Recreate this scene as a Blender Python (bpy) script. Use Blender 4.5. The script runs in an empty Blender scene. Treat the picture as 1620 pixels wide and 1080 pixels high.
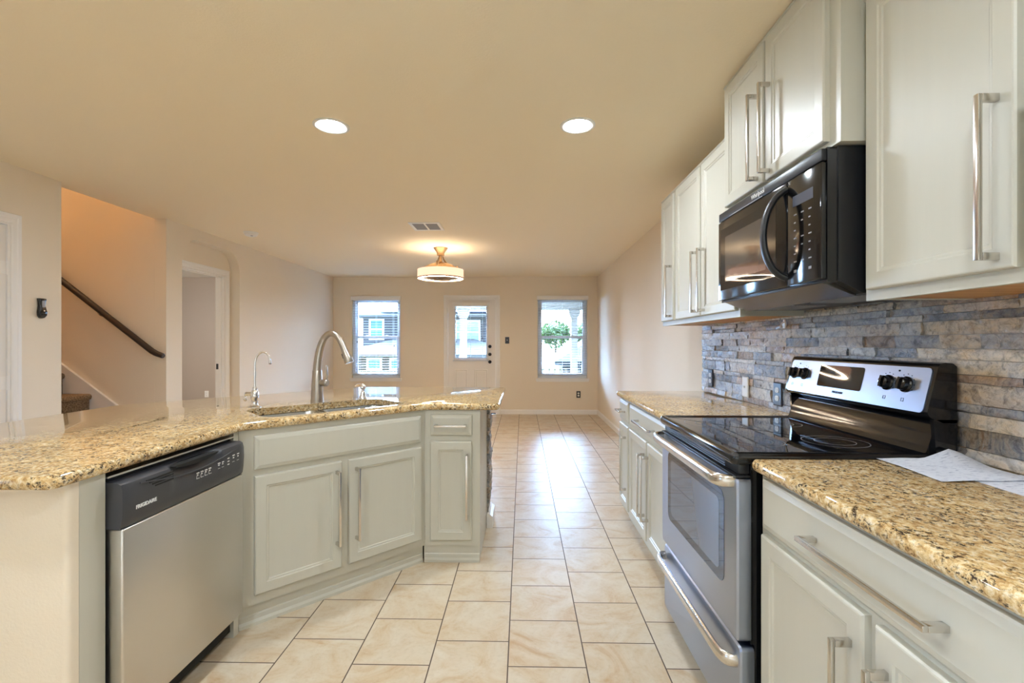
import bpy, bmesh, math, random
from mathutils import Vector, Matrix
random.seed(7)
C = bpy.context.scene
PI = math.pi

# ------------------------------------------------------------------ camera
cd = bpy.data.cameras.new('camera')
cam = bpy.data.objects.new('camera', cd)
C.collection.objects.link(cam)
cam.location = (0, 0, 1.26)
cam.rotation_euler = (PI/2, 0, math.atan(16.4/744))
cd.sensor_width = 36
cd.lens = 744/1620*36
cd.shift_y = 3/1620
cd.clip_start = .02
C.camera = cam

# ------------------------------------------------------------------ world, sun, exposure
C.view_settings.view_transform = 'Standard'
C.view_settings.look = 'None'
C.view_settings.gamma = 1
C.view_settings.exposure = 0.88
C.view_settings.use_curve_mapping = False
try:
    C.cycles.use_denoising = True
    C.cycles.sample_clamp_indirect = 6
    C.cycles.max_bounces = 10
    C.cycles.diffuse_bounces = 6
    C.cycles.glossy_bounces = 5
    C.cycles.transparent_max_bounces = 16
    C.cycles.caustics_reflective = False
    C.cycles.caustics_refractive = False
except Exception:
    pass
W = bpy.data.worlds.new('sky')
C.world = W
W.use_nodes = True
bg = W.node_tree.nodes['Background']
SKY_FRONT, SKY_BACK, SKY_LOW = 105.0, 3.5, .4        # bright hazy sky beyond the garden, dimmer behind the house
_nt = W.node_tree
_tc = _nt.nodes.new('ShaderNodeTexCoord')
_sp = _nt.nodes.new('ShaderNodeSeparateXYZ')
_nt.links.new(_tc.outputs['Generated'], _sp.inputs[0])
_mr = _nt.nodes.new('ShaderNodeMapRange')
_mr.interpolation_type = 'SMOOTHSTEP'
for k, v in (('From Min', .05), ('From Max', .85), ('To Min', SKY_BACK), ('To Max', SKY_FRONT)):
    _mr.inputs[k].default_value = v
_dp = _nt.nodes.new('ShaderNodeVectorMath')
_dp.operation = 'DOT_PRODUCT'
_dp.inputs[1].default_value = (-.6, .8, 0)
_nt.links.new(_tc.outputs['Generated'], _dp.inputs[0])
_nt.links.new(_dp.outputs['Value'], _mr.inputs['Value'])
_me = _nt.nodes.new('ShaderNodeMapRange')      # the bright cloud bank starts above the roofs; haze near the horizon is dimmer
_me.interpolation_type = 'SMOOTHSTEP'
for k, v in (('From Min', .03), ('From Max', .30), ('To Min', SKY_LOW), ('To Max', 1)):
    _me.inputs[k].default_value = v
_nt.links.new(_sp.outputs['Z'], _me.inputs['Value'])
_mx = _nt.nodes.new('ShaderNodeMath')
_mx.operation = 'MULTIPLY'
_nt.links.new(_me.outputs[0], _mx.inputs[0])
_nt.links.new(_mr.outputs[0], _mx.inputs[1])
_nt.links.new(_mx.outputs[0], bg.inputs['Strength'])
bg.inputs['Color'].default_value = (.41, .66, 1, 1)
sd = bpy.data.lights.new('sun', 'SUN')
sd.energy = .2
sd.angle = .01
sd.color = (1, .95, .86)
sun = bpy.data.objects.new('sun', sd)
C.collection.objects.link(sun)
sun.rotation_euler = (math.radians(38), 0, math.radians(20))
LAMP = 230        # radiance of the recessed ceiling lamps
LAMPC = (.80, .90, 1)

# ------------------------------------------------------------------ materials
def lin(r, g, b):
    f = lambda v: (v/255/12.92) if v/255 <= .04045 else ((v/255+.055)/1.055)**2.4
    return (f(r), f(g), f(b), 1)

def mat(name, col, rough=.5, metal=0, spec=.5, **kw):
    m = bpy.data.materials.new(name)
    m.use_nodes = True
    p = m.node_tree.nodes['Principled BSDF']
    p.inputs['Base Color'].default_value = col
    p.inputs['Roughness'].default_value = rough
    p.inputs['Metallic'].default_value = metal
    p.inputs['Specular IOR Level'].default_value = spec
    for k, v in kw.items():
        p.inputs[k].default_value = v
    return m

def N(m, typ, **props):
    n = m.node_tree.nodes.new(typ)
    for k, v in props.items():
        setattr(n, k, v)
    return n

def L(m, a, b):
    m.node_tree.links.new(a, b)

def P(m):
    return m.node_tree.nodes['Principled BSDF']

def coords(m, scale=(1, 1, 1), loc=(0, 0, 0), rot=(0, 0, 0), kind='Object'):
    t = N(m, 'ShaderNodeTexCoord')
    mp = N(m, 'ShaderNodeMapping')
    mp.inputs['Scale'].default_value = scale
    mp.inputs['Location'].default_value = loc
    mp.inputs['Rotation'].default_value = rot
    L(m, t.outputs[kind], mp.inputs['Vector'])
    return mp.outputs['Vector']

def noise(m, vec, scale, detail=4, rough=.5, dist=0):
    n = N(m, 'ShaderNodeTexNoise')
    n.inputs['Scale'].default_value = scale
    n.inputs['Detail'].default_value = detail
    n.inputs['Roughness'].default_value = rough
    n.inputs['Distortion'].default_value = dist
    if vec is not None:
        L(m, vec, n.inputs['Vector'])
    return n

def ramp(m, fac, stops, interp='LINEAR'):
    r = N(m, 'ShaderNodeValToRGB')
    r.color_ramp.interpolation = interp
    els = r.color_ramp.elements
    while len(els) < len(stops):
        els.new(.5)
    for e, (p, c) in zip(els, stops):
        e.position = p
        e.color = c
    L(m, fac, r.inputs['Fac'])
    return r.outputs['Color']

def mix(m, fac, a, b, mode='MIX'):
    x = N(m, 'ShaderNodeMix', data_type='RGBA', blend_type=mode)
    for v, s in ((fac, x.inputs[0]), (a, x.inputs[6]), (b, x.inputs[7])):
        if hasattr(v, 'is_linked'):
            L(m, v, s)
        else:
            s.default_value = v
    return x.outputs[2]

def bump(m, h, strength=.2, dist=.01):
    b = N(m, 'ShaderNodeBump')
    b.inputs['Strength'].default_value = strength
    b.inputs['Distance'].default_value = dist
    L(m, h, b.inputs['Height'])
    L(m, b.outputs['Normal'], P(m).inputs['Normal'])

def wallpaint(name, col):
    m = mat(name, col, .75, spec=.25)
    v = coords(m)
    n = noise(m, v, 130, 3)
    bump(m, n.outputs['Fac'], .25, .003)
    return m

M = {}
M['wall'] = wallpaint('tan wall paint', lin(231, 217, 197))
M['ceiling'] = wallpaint('tan ceiling paint', lin(243, 228, 201))
M['taupe'] = wallpaint('taupe wall paint', lin(176, 163, 150))
M['whiteceil'] = wallpaint('white ceiling paint', lin(225, 225, 225))
M['trim'] = mat('white trim paint', lin(236, 232, 228), .35)
M['door'] = mat('white door paint', lin(232, 226, 220), .4)

def cabinet_paint():
    m = mat('sage grey cabinet paint', lin(205, 204, 190), .28, spec=.36)
    v = coords(m, (1, 1, 1))
    n1 = noise(m, coords(m, (40, 40, 3)), 1, 5, .6)
    n2 = noise(m, v, 3, 3)
    c = ramp(m, n1.outputs['Fac'], [(.3, lin(196, 192, 178)), (.7, lin(200, 196, 182))])
    c2 = mix(m, n2.outputs['Fac'], c, lin(197, 193, 179))
    L(m, c2, P(m).inputs['Base Color'])
    rr = N(m, 'ShaderNodeMapRange')
    rr.inputs['To Min'].default_value = .30
    rr.inputs['To Max'].default_value = .38
    L(m, n1.outputs['Fac'], rr.inputs['Value'])
    L(m, rr.outputs[0], P(m).inputs['Roughness'])
    return m
M['cab'] = cabinet_paint()
M['wood'] = mat('bare cabinet wood', lin(196, 142, 84), .5)
_v = coords(M['wood'], (30, 2, 30))
_n = noise(M['wood'], _v, 1, 5, .6, .5)
L(M['wood'], ramp(M['wood'], _n.outputs['Fac'], [(.3, lin(178, 120, 62)), (.7, lin(214, 164, 104))]), P(M['wood']).inputs['Base Color'])

def granite():
    m = mat('gold granite', lin(205, 170, 115), .035, spec=.6)
    v = coords(m, (1, .8, 1))
    big = noise(m, v, 7, 5, .6, .6)
    mid = noise(m, v, 70, 8, .75, .5)
    fine = noise(m, v, 120, 6, .75, .3)
    base = ramp(m, mid.outputs['Fac'], [(.33, lin(128, 94, 58)), (.43, lin(196, 158, 104)), (.52, lin(222, 194, 144)), (.62, lin(238, 224, 194))])
    tone = ramp(m, big.outputs['Fac'], [(.38, (.80, .77, .74, 1)), (.6, (1.0, 1.0, 1.0, 1))])
    base = mix(m, 1.0, base, tone, 'MULTIPLY')
    dark = ramp(m, fine.outputs['Fac'], [(.505, (0, 0, 0, 1)), (.55, (1, 1, 1, 1))])
    patch = ramp(m, noise(m, v, 26, 5, .7, .8).outputs['Fac'], [(.44, (.08, .08, .08, 1)), (.56, (1, 1, 1, 1))])
    f = mix(m, 1.0, dark, patch, 'MULTIPLY')
    out = mix(m, f, base, lin(58, 46, 38))
    L(m, out, P(m).inputs['Base Color'])
    return m
M['granite'] = granite()

def tile():
    m = mat('cream floor tile', lin(225, 205, 175), .22, spec=.32)
    T = .3065
    t = N(m, 'ShaderNodeTexCoord')
    sep = N(m, 'ShaderNodeSeparateXYZ')
    L(m, t.outputs['Object'], sep.inputs[0])
    cmb = N(m, 'ShaderNodeCombineXYZ')
    ax = N(m, 'ShaderNodeMath', operation='ADD'); ax.inputs[1].default_value = -2.447 + T/2 + 40*T
    ay = N(m, 'ShaderNodeMath', operation='ADD'); ay.inputs[1].default_value = .057 + 40*T
    L(m, sep.outputs['Y'], ax.inputs[0]); L(m, sep.outputs['X'], ay.inputs[0])
    L(m, ax.outputs[0], cmb.inputs['X']); L(m, ay.outputs[0], cmb.inputs['Y'])
    b = N(m, 'ShaderNodeTexBrick')
    b.offset = .5; b.offset_frequency = 2; b.squash = 1
    b.inputs['Scale'].default_value = 1
    b.inputs['Brick Width'].default_value = T
    b.inputs['Row Height'].default_value = T
    b.inputs['Mortar Size'].default_value = .0028
    b.inputs['Mortar Smooth'].default_value = .15
    b.inputs['Bias'].default_value = 0
    b.inputs['Color1'].default_value = (.2, .2, .2, 1)
    b.inputs['Color2'].default_value = (.8, .8, .8, 1)
    L(m, cmb.outputs[0], b.inputs['Vector'])
    # shift the marbling per tile
    sc = N(m, 'ShaderNodeVectorMath', operation='SCALE'); sc.inputs['Scale'].default_value = 9
    L(m, b.outputs['Color'], sc.inputs[0])
    ad = N(m, 'ShaderNodeVectorMath', operation='ADD')
    L(m, t.outputs['Object'], ad.inputs[0]); L(m, sc.outputs[0], ad.inputs[1])
    n1 = noise(m, ad.outputs[0], 5.5, 6, .62, 1.2)
    n2 = noise(m, ad.outputs[0], 60, 4, .6)
    col = ramp(m, n1.outputs['Fac'], [(.28, lin(190, 156, 118)), (.42, lin(202, 180, 150)), (.56, lin(208, 192, 168)), (.75, lin(213, 201, 182))])
    sp = ramp(m, n2.outputs['Fac'], [(.3, (.93, .91, .88, 1)), (.5, (1, 1, 1, 1))])
    col = mix(m, 1.0, col, sp, 'MULTIPLY')
    col = mix(m, b.outputs['Fac'], col, lin(98, 82, 70))
    L(m, col, P(m).inputs['Base Color'])
    rr = N(m, 'ShaderNodeMapRange'); rr.inputs['To Min'].default_value = .38; rr.inputs['To Max'].default_value = .8
    L(m, b.outputs['Fac'], rr.inputs['Value']); L(m, rr.outputs[0], P(m).inputs['Roughness'])
    inv = N(m, 'ShaderNodeMath', operation='SUBTRACT'); inv.inputs[0].default_value = 1
    L(m, b.outputs['Fac'], inv.inputs[1])
    h = N(m, 'ShaderNodeMath', operation='MULTIPLY_ADD'); h.inputs[1].default_value = .12
    L(m, n1.outputs['Fac'], h.inputs[0]); L(m, inv.outputs[0], h.inputs[2])
    bump(m, h.outputs[0], .35, .004)
    return m
M['tile'] = tile()

def stone(name, stops, rough=.38):
    m = mat(name, lin(140, 140, 145), rough, spec=.6)
    g = N(m, 'ShaderNodeNewGeometry')
    v = coords(m)
    off = N(m, 'ShaderNodeVectorMath', operation='ADD')
    sc = N(m, 'ShaderNodeMath', operation='MULTIPLY'); sc.inputs[1].default_value = 37
    L(m, g.outputs['Random Per Island'], sc.inputs[0])
    L(m, v, off.inputs[0]); L(m, sc.outputs[0], off.inputs[1])
    base = ramp(m, g.outputs['Random Per Island'], stops, 'CONSTANT')
    n1 = noise(m, off.outputs[0], 12, 7, .72, 1.4)
    n2 = noise(m, off.outputs[0], 45, 6, .7, .5)
    patch = ramp(m, n1.outputs['Fac'], [(.35, lin(84, 86, 98)), (.46, lin(178, 182, 190)), (.55, lin(230, 225, 216)), (.66, lin(186, 150, 108))])
    c = mix(m, .36, base, patch)
    sy = N(m, 'ShaderNodeSeparateXYZ'); L(m, v, sy.inputs[0])
    gy = N(m, 'ShaderNodeMapRange')
    for k_, v_ in (('From Min', 1.75), ('From Max', 1.2), ('To Min', 0), ('To Max', .16)): gy.inputs[k_].default_value = v_
    L(m, sy.outputs['Y'], gy.inputs['Value'])
    ad_ = N(m, 'ShaderNodeMath', operation='ADD')
    L(m, gy.outputs[0], ad_.inputs[0]); L(m, noise(m, coords(m, (1, 1, 2.5), (0, .35, .1)), 2.6, 4, .6).outputs['Fac'], ad_.inputs[1])
    reg = ramp(m, ad_.outputs[0], [(.5, (1, 1, 1, 1)), (.70, (1.0, .80, .56, 1))])
    c = mix(m, 1.0, c, reg, 'MULTIPLY')
    d = ramp(m, n2.outputs['Fac'], [(.34, (.36, .36, .38, 1)), (.52, (1, 1, 1, 1))])
    c = mix(m, .8, c, d, 'MULTIPLY')
    L(m, c, P(m).inputs['Base Color'])
    bump(m, n2.outputs['Fac'], .6, .012)
    return m
M['stone'] = stone('stacked ledger stone', [(0, lin(158, 162, 174)), (.16, lin(212, 208, 202)), (.32, lin(116, 124, 142)), (.44, lin(204, 188, 170)), (.56, lin(176, 178, 186)), (.66, lin(164, 134, 108)), (.74, lin(226, 220, 208)), (.84, lin(66, 68, 78)), (.94, lin(188, 146, 98))], .26)
M['stonewall'] = stone('brown ledger stone', [(0, lin(150, 120, 80)), (.4, lin(110, 95, 80)), (.7, lin(90, 90, 92))])

def steel(name, col, rough, aniso=0, stretch=(1, 1, 200)):
    m = mat(name, col, rough, 1)
    n = noise(m, coords(m, stretch), 4, 4, .6)
    rr = N(m, 'ShaderNodeMapRange')
    rr.inputs['To Min'].default_value = rough*.8
    rr.inputs['To Max'].default_value = rough*1.25
    L(m, n.outputs['Fac'], rr.inputs['Value'])
    L(m, rr.outputs[0], P(m).inputs['Roughness'])
    return m
M['steel'] = steel('brushed stainless steel', lin(212, 208, 202), .3, stretch=(2, 2, 2))
M['steelrange'] = mat('range stainless steel', lin(172, 183, 204), .3, 1)  # blue of the window light is put into this base colour
M['nickel'] = mat('brushed nickel', lin(216, 211, 204), .22, 1)
M['faucet'] = mat('satin faucet nickel', lin(182, 174, 164), .3, 1)
M['chrome'] = mat('polished chrome', lin(235, 235, 238), .06, 1)
M['sinksteel'] = steel('sink steel', lin(190, 190, 190), .25)
M['black'] = mat('gloss black enamel', lin(18, 18, 20), .1, spec=.6)
M['blacksatin'] = mat('satin black', lin(30, 30, 32), .38)
M['blackmatte'] = mat('matte black', lin(14, 14, 14), .7)
M['darkgrey'] = mat('charcoal plastic', lin(62, 62, 66), .32)
M['glassblack'] = mat('black glass', lin(12, 12, 14), .03, spec=.9)
M['ovenglass'] = mat('oven window glass', lin(24, 24, 28), .03, spec=.5)
M['ovenglass2'] = mat('oven window inner glass', lin(78, 86, 100), .025, spec=1.0)
M['greyprint'] = mat('grey print', lin(150, 150, 155), .5)
M['darkprint'] = mat('dark print', lin(16, 16, 20), .7, spec=.2)
M['whiteprint'] = mat('white print', lin(225, 225, 225), .5)
M['whiteplastic'] = mat('white plastic', lin(235, 233, 230), .35)
M['blackplate'] = mat('black cover plate', lin(40, 42, 52), .3)
M['bronze'] = mat('dark bronze', lin(52, 40, 34), .4)
M['knob'] = mat('dark iron knob', lin(42, 44, 52), .3, .6)
M['fannickel'] = mat('warm satin nickel', lin(172, 140, 102), .4, .75)
M['paper'] = mat('printed paper', lin(214, 218, 228), .7)
_n = noise(M['paper'], coords(M['paper'], (14, 50, 1)), 4, 3)
L(M['paper'], ramp(M['paper'], _n.outputs['Fac'], [(.34, lin(176, 182, 200)), (.44, lin(222, 226, 236))]), P(M['paper']).inputs['Base Color'])
M['carpet'] = mat('brown carpet', lin(150, 124, 98), .95, spec=.1)
_n = noise(M['carpet'], coords(M['carpet']), 90, 4, .7)
L(M['carpet'], ramp(M['carpet'], _n.outputs['Fac'], [(.35, lin(112, 88, 66)), (.65, lin(186, 160, 130))]), P(M['carpet']).inputs['Base Color'])
bump(M['carpet'], _n.outputs['Fac'], .8, .02)
M['slat'] = mat('white blind slat', lin(205, 209, 216), .45)
M['vinyl'] = mat('white vinyl', lin(244, 246, 248), .35)
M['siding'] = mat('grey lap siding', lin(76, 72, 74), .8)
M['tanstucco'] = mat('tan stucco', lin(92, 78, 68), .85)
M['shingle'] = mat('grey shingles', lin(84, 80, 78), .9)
M['solar'] = mat('solar panel', lin(34, 48, 84), .3)
M['extglass'] = mat('house window glass', lin(92, 140, 160), .1)
M['fence'] = mat('cedar fence', lin(112, 98, 80), .85)
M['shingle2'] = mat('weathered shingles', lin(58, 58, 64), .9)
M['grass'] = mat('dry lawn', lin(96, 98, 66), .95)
M['concrete'] = mat('patio concrete', lin(200, 196, 188), .9)
M['leaf'] = mat('tree leaves', lin(112, 128, 88), .9, spec=.1)
M['bark'] = mat('tree bark', lin(96, 78, 62), .9)
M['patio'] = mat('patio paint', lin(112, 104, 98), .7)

def glass():
    m = bpy.data.materials.new('window glass')
    m.use_nodes = True
    nt = m.node_tree
    nt.nodes.clear()
    o = nt.nodes.new('ShaderNodeOutputMaterial')
    tr = nt.nodes.new('ShaderNodeBsdfTransparent')
    tr.inputs[0].default_value = (.95, .97, 1, 1)
    gl = nt.nodes.new('ShaderNodeBsdfGlossy'); gl.inputs['Roughness'].default_value = .01
    fr = nt.nodes.new('ShaderNodeFresnel'); fr.inputs[0].default_value = 1.35
    mx = nt.nodes.new('ShaderNodeMixShader')
    nt.links.new(fr.outputs[0], mx.inputs[0]); nt.links.new(tr.outputs[0], mx.inputs[1]); nt.links.new(gl.outputs[0], mx.inputs[2])
    nt.links.new(mx.outputs[0], o.inputs[0])
    return m
M['glass'] = glass()

def emit(name, col, s):
    m = bpy.data.materials.new(name)
    m.use_nodes = True
    nt = m.node_tree
    nt.nodes.clear()
    o = nt.nodes.new('ShaderNodeOutputMaterial')
    e = nt.nodes.new('ShaderNodeEmission')
    e.inputs[0].default_value = (*col, 1); e.inputs[1].default_value = s
    nt.links.new(e.outputs[0], o.inputs[0])
    return m
M['lens'] = emit('lit lamp lens', LAMPC, LAMP)
M['shade'] = emit('lit fabric shade', (1, .55, .37), .95)
M['diffuser'] = emit('lit opal diffuser', (1, .80, .58), 62)
M['updiffuser'] = emit('lit upper diffuser', (1, .80, .58), 13)
M['amber'] = emit('lit oven display', (1, .55, .2), .6)

# ------------------------------------------------------------------ mesh helpers
def nb():
    return bmesh.new()

def box(bm, x0, x1, y0, y1, z0, z1, bev=0, seg=2, mi=0):
    vs = [bm.verts.new(p) for p in ((x0,y0,z0),(x1,y0,z0),(x1,y1,z0),(x0,y1,z0),(x0,y0,z1),(x1,y0,z1),(x1,y1,z1),(x0,y1,z1))]
    fs = [bm.faces.new([vs[i] for i in q]) for q in ((3,2,1,0),(4,5,6,7),(0,1,5,4),(1,2,6,5),(2,3,7,6),(3,0,4,7))]
    for f in fs: f.material_index = mi
    if bev:
        es = {e for f in fs for e in f.edges}
        r = bmesh.ops.bevel(bm, geom=list(es), offset=bev, segments=seg, affect='EDGES', profile=.5)
        for f in r['faces']: f.material_index = mi
    return bm

def loft(bm, rings, caps=(True, True), closed=True, mi=0):
    R = [[bm.verts.new(p) for p in r] for r in rings]
    n = len(R[0])
    for a, b in zip(R, R[1:]):
        for i in range(n if closed else n-1):
            j = (i+1) % n
            f = bm.faces.new((a[i], a[j], b[j], b[i])); f.material_index = mi
    if caps[0]:
        f = bm.faces.new(R[0][::-1]); f.material_index = mi
    if caps[1]:
        f = bm.faces.new(R[-1]); f.material_index = mi
    return R

def tube(bm, pts, r, n=12, caps=(True, True), mi=0, flat=1.0, up=None):
    pts = [Vector(p) for p in pts]
    rs = r if hasattr(r, '__len__') else [r]*len(pts)
    T = []
    for i in range(len(pts)):
        a = pts[max(i-1, 0)]; b = pts[min(i+1, len(pts)-1)]
        T.append((b-a).normalized())
    u = Vector(up) if up else (Vector((0, 0, 1)) if abs(T[0].z) < .9 else Vector((1, 0, 0)))
    rings = []
    for p, t, rr in zip(pts, T, rs):
        u = (u - t*u.dot(t)).normalized()
        w = t.cross(u)
        rings.append([p + u*(rr*flat*math.cos(a)) + w*(rr*math.sin(a)) for a in (2*PI*k/n for k in range(n))])
    loft(bm, rings, caps, mi=mi)
    return bm

def lathe(bm, prof, n=32, c=(0, 0, 0), axis='z', mi=0, caps=(True, True)):
    rings = []
    for r, h in prof:
        r = max(r, .0002)
        ring = []
        for k in range(n):
            a = 2*PI*k/n
            q = (r*math.cos(a), r*math.sin(a), h)
            if axis == 'y': q = (q[0], -h, q[1])       # grows towards -y
            if axis == 'x': q = (h, q[0], q[1])
            ring.append((c[0]+q[0], c[1]+q[1], c[2]+q[2]))
        rings.append(ring)
    loft(bm, rings, caps, mi=mi)
    return bm

def prism(bm, poly, a, b, plane='xy', mi=0):
    def q(p, h):
        return {'xy': (p[0], p[1], h), 'yz': (h, p[0], p[1]), 'xz': (p[0], h, p[1])}[plane]
    lo = [bm.verts.new(q(p, a)) for p in poly]
    hi = [bm.verts.new(q(p, b)) for p in poly]
    n = len(poly)
    for i in range(n):
        j = (i+1) % n
        bm.faces.new((lo[i], lo[j], hi[j], hi[i])).material_index = mi
    bm.faces.new(lo[::-1]).material_index = mi
    bm.faces.new(hi).material_index = mi
    return bm

def rrect(x0, x1, y0, y1, r, n=6):
    pts = []
    for cx, cy, a0 in ((x1-r, y0+r, -PI/2), (x1-r, y1-r, 0), (x0+r, y1-r, PI/2), (x0+r, y0+r, PI)):
        for k in range(n+1):
            a = a0 + PI/2*k/n
            pts.append((cx+r*math.cos(a), cy+r*math.sin(a)))
    return pts

def rpoly(pts, rad, n=6):
    """round the corners of a polygon; rad is a number or list"""
    out = []
    m = len(pts)
    for i, p in enumerate(pts):
        r = rad[i] if hasattr(rad, '__len__') else rad
        p = Vector(p); a = Vector(pts[i-1]); b = Vector(pts[(i+1) % m])
        if r <= 0:
            out.append(tuple(p)); continue
        da = (a-p).normalized(); db = (b-p).normalized()
        ang = da.angle(db)
        t = min(r/math.tan(ang/2), (a-p).length*.48, (b-p).length*.48)
        s = p+da*t; e = p+db*t
        for k in range(n+1):
            f = k/n
            out.append(tuple(s*(1-f)**2 + p*2*f*(1-f) + e*f*f))
    return out

def inset(poly, d):
    """offset polygon (ccw) inwards by d"""
    out = []
    m = len(poly)
    for i in range(m):
        a = Vector(poly[i-1]); p = Vector(poly[i]); b = Vector(poly[(i+1) % m])
        e1 = (p-a).normalized(); e2 = (b-p).normalized()
        n1 = Vector((-e1.y, e1.x)); n2 = Vector((-e2.y, e2.x))
        nn = (n1+n2)
        if nn.length < 1e-6: nn = n1
        nn.normalize()
        k = max(nn.dot(n1), .35)
        out.append(tuple(p + nn*(d/k)))
    return out

def obj(name, bm, m, parent=None, smooth=35, recalc=True):
    if recalc:
        bmesh.ops.recalc_face_normals(bm, faces=bm.faces)
    me = bpy.data.meshes.new(name)
    bm.to_mesh(me); bm.free()
    for mm in (m if isinstance(m, (list, tuple)) else [m]):
        me.materials.append(mm)
    if smooth:
        for p in me.polygons: p.use_smooth = True
        me.set_sharp_from_angle(angle=math.radians(smooth))
    o = bpy.data.objects.new(name, me)
    C.collection.objects.link(o)
    if parent: o.parent = parent
    return o

def tag(o, label, cat, group=None, kind=None):
    o['label'] = label; o['category'] = cat
    if group: o['group'] = group
    if kind: o['kind'] = kind
    return o

def thing(name, label, cat, loc=(0, 0, 0), rz=0, group=None):
    o = bpy.data.objects.new(name, None)
    o.empty_display_size = .05
    C.collection.objects.link(o)
    o.location = loc; o.rotation_euler = (0, 0, rz)
    return tag(o, label, cat, group)

def struct(name, bm, m, parent=None, smooth=35):
    o = obj(name, bm, m, parent, smooth)
    if not parent: o['kind'] = 'structure'
    return o

def sroot(name, loc=(0, 0, 0), rz=0):
    o = bpy.data.objects.new(name, None)
    C.collection.objects.link(o)
    o.location = loc; o.rotation_euler = (0, 0, rz); o['kind'] = 'structure'
    return o

def dup(root, loc, rz=None, label=None, group=None):
    r = root.copy(); C.collection.objects.link(r)
    r.location = loc
    if rz is not None: r.rotation_euler = (0, 0, rz)
    if label: r['label'] = label
    if group: r['group'] = group
    for ch in list(root.children):
        c = ch.copy(); C.collection.objects.link(c); c.parent = r
        for g in ch.children:
            d = g.copy(); C.collection.objects.link(d); d.parent = c
    return r

def text(name, s, size, m, parent, mw, ext=.0006, bold=0):
    """lettering as a mesh; mw maps (x right, y up) to the parent's space"""
    cu = bpy.data.curves.new(name, 'FONT')
    cu.body = s; cu.size = size; cu.extrude = ext; cu.align_x = 'CENTER'; cu.align_y = 'CENTER'; cu.offset = bold
    t = bpy.data.objects.new(name, cu)
    C.collection.objects.link(t)
    bpy.context.view_layer.update()
    me = bpy.data.meshes.new_from_object(t.evaluated_get(bpy.context.evaluated_depsgraph_get()))
    bpy.data.objects.remove(t)
    me.materials.clear(); me.materials.append(m)
    me.transform(mw)
    o = bpy.data.objects.new(name, me)
    C.collection.objects.link(o); o.parent = parent
    return o

def face_mw(x, y, z, tilt=0):
    """text on a face that looks along local -y (x right, z up); tilt leans the top backwards"""
    return Matrix.Translation((x, y, z)) @ Matrix.Rotation(PI/2 - tilt, 4, 'X')

# ------------------------------------------------------------------ room shell
XL, XR, YB, ZC = -3.397, 1.335, 8.37, 2.45
YF = -2.6
WT = .113

bm = nb(); box(bm, XL-WT, 1.5, YF-.1, 3.28, -.12, 0); box(bm, -7.2, 1.5, 3.28, 8.37, -.12, 0)
struct('floor', bm, M['tile'], smooth=0)

bm = nb()
box(bm, XL-WT, XR+.15, YF-.1, 8.52, ZC, ZC+.12)
struct('ceiling', bm, M['ceiling'], smooth=0)
bm = nb(); box(bm, -7.2, XL-WT, 4.54, 8.52, ZC, ZC+.12)
struct('ceiling_bedroom', bm, M['whiteceil'], smooth=0)

bm = nb(); box(bm, XR, XR+.15, YF-.1, 8.52, 0, ZC)
struct('wall_right', bm, M['wall'], smooth=0)
bm = nb(); box(bm, XL-WT, XR, YF-.15, YF, 0, ZC)
struct('wall_front', bm, M['wall'], smooth=0)
WIN_FILL = (-1.7, -.6)  # unseen window added behind the camera to let in fill daylight
WZ_FILL = (.635, 2.075)

WIN1 = (-3.055, -2.185); WIN2 = (.272, 1.152); WZ = (.635, 2.075)
DOOR = (-1.345, -.457); DZ = 2.06
bm = nb()
ys = (YB, YB+.15)
for x0, x1, z0, z1 in ((XL-WT, WIN1[0], 0, ZC), (WIN1[0], WIN1[1], 0, WZ[0]), (WIN1[0], WIN1[1], WZ[1], ZC), (WIN1[1], DOOR[0], 0, ZC),
                       (DOOR[0], DOOR[1], DZ, ZC), (DOOR[1], WIN2[0], 0, ZC), (WIN2[0], WIN2[1], 0, WZ[0]), (WIN2[0], WIN2[1], WZ[1], ZC), (WIN2[1], XR, 0, ZC)):
    box(bm, x0, x1, *ys, z0, z1)
struct('wall_back', bm, M['wall'], smooth=0)

# left wall with the white door, the stair opening and the arched niche
LD = (2.20, 3.045); LDZ = 2.06
bm = nb()
for y0, y1, z0, z1 in ((YF, WIN_FILL[0], 0, ZC), (WIN_FILL[0], WIN_FILL[1], 0, WZ_FILL[0]), (WIN_FILL[0], WIN_FILL[1], WZ_FILL[1], ZC), (WIN_FILL[1], LD[0], 0, ZC), (LD[0], LD[1], LDZ, ZC), (LD[1], 3.392, 0, ZC)):
    box(bm, XL-WT, XL, y0, y1, z0, z1)
struct('wall_left', bm, M['wall'], smooth=0)
AY0, AY1, AZ, AR = 4.622, 5.578, 2.335, .225
arch = []
for k in range(13):
    a = PI - PI/2*k/12
    arch.append((AY0+AR+AR*math.cos(a), AZ-AR+AR*math.sin(a)))
for k in range(13):
    a = PI/2 - PI/2*k/12
    arch.append((AY1-AR+AR*math.cos(a), AZ-AR+AR*math.sin(a)))
poly = [(4.413, 0), (AY0, 0)] + arch + [(AY1, 0), (8.37, 0), (8.37, ZC), (4.413, ZC)]
bm = nb(); prism(bm, poly, XL-WT, XL, 'yz')
struct('wall_left_arch', bm, M['wall'], smooth=25)
# back of the niche with the bedroom doorway
ND = (4.70, 5.478); NDZ = 2.06
bm = nb()
for y0, y1, z0, z1 in ((4.54, ND[0], 0, ZC), (ND[0], ND[1], NDZ, ZC), (ND[1], 8.37, 0, ZC)):
    box(bm, XL-WT-.11, XL-WT-.001, y0, y1, z0, z1)
struct('wall_left_niche', bm, M['wall'], smooth=0)
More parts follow.
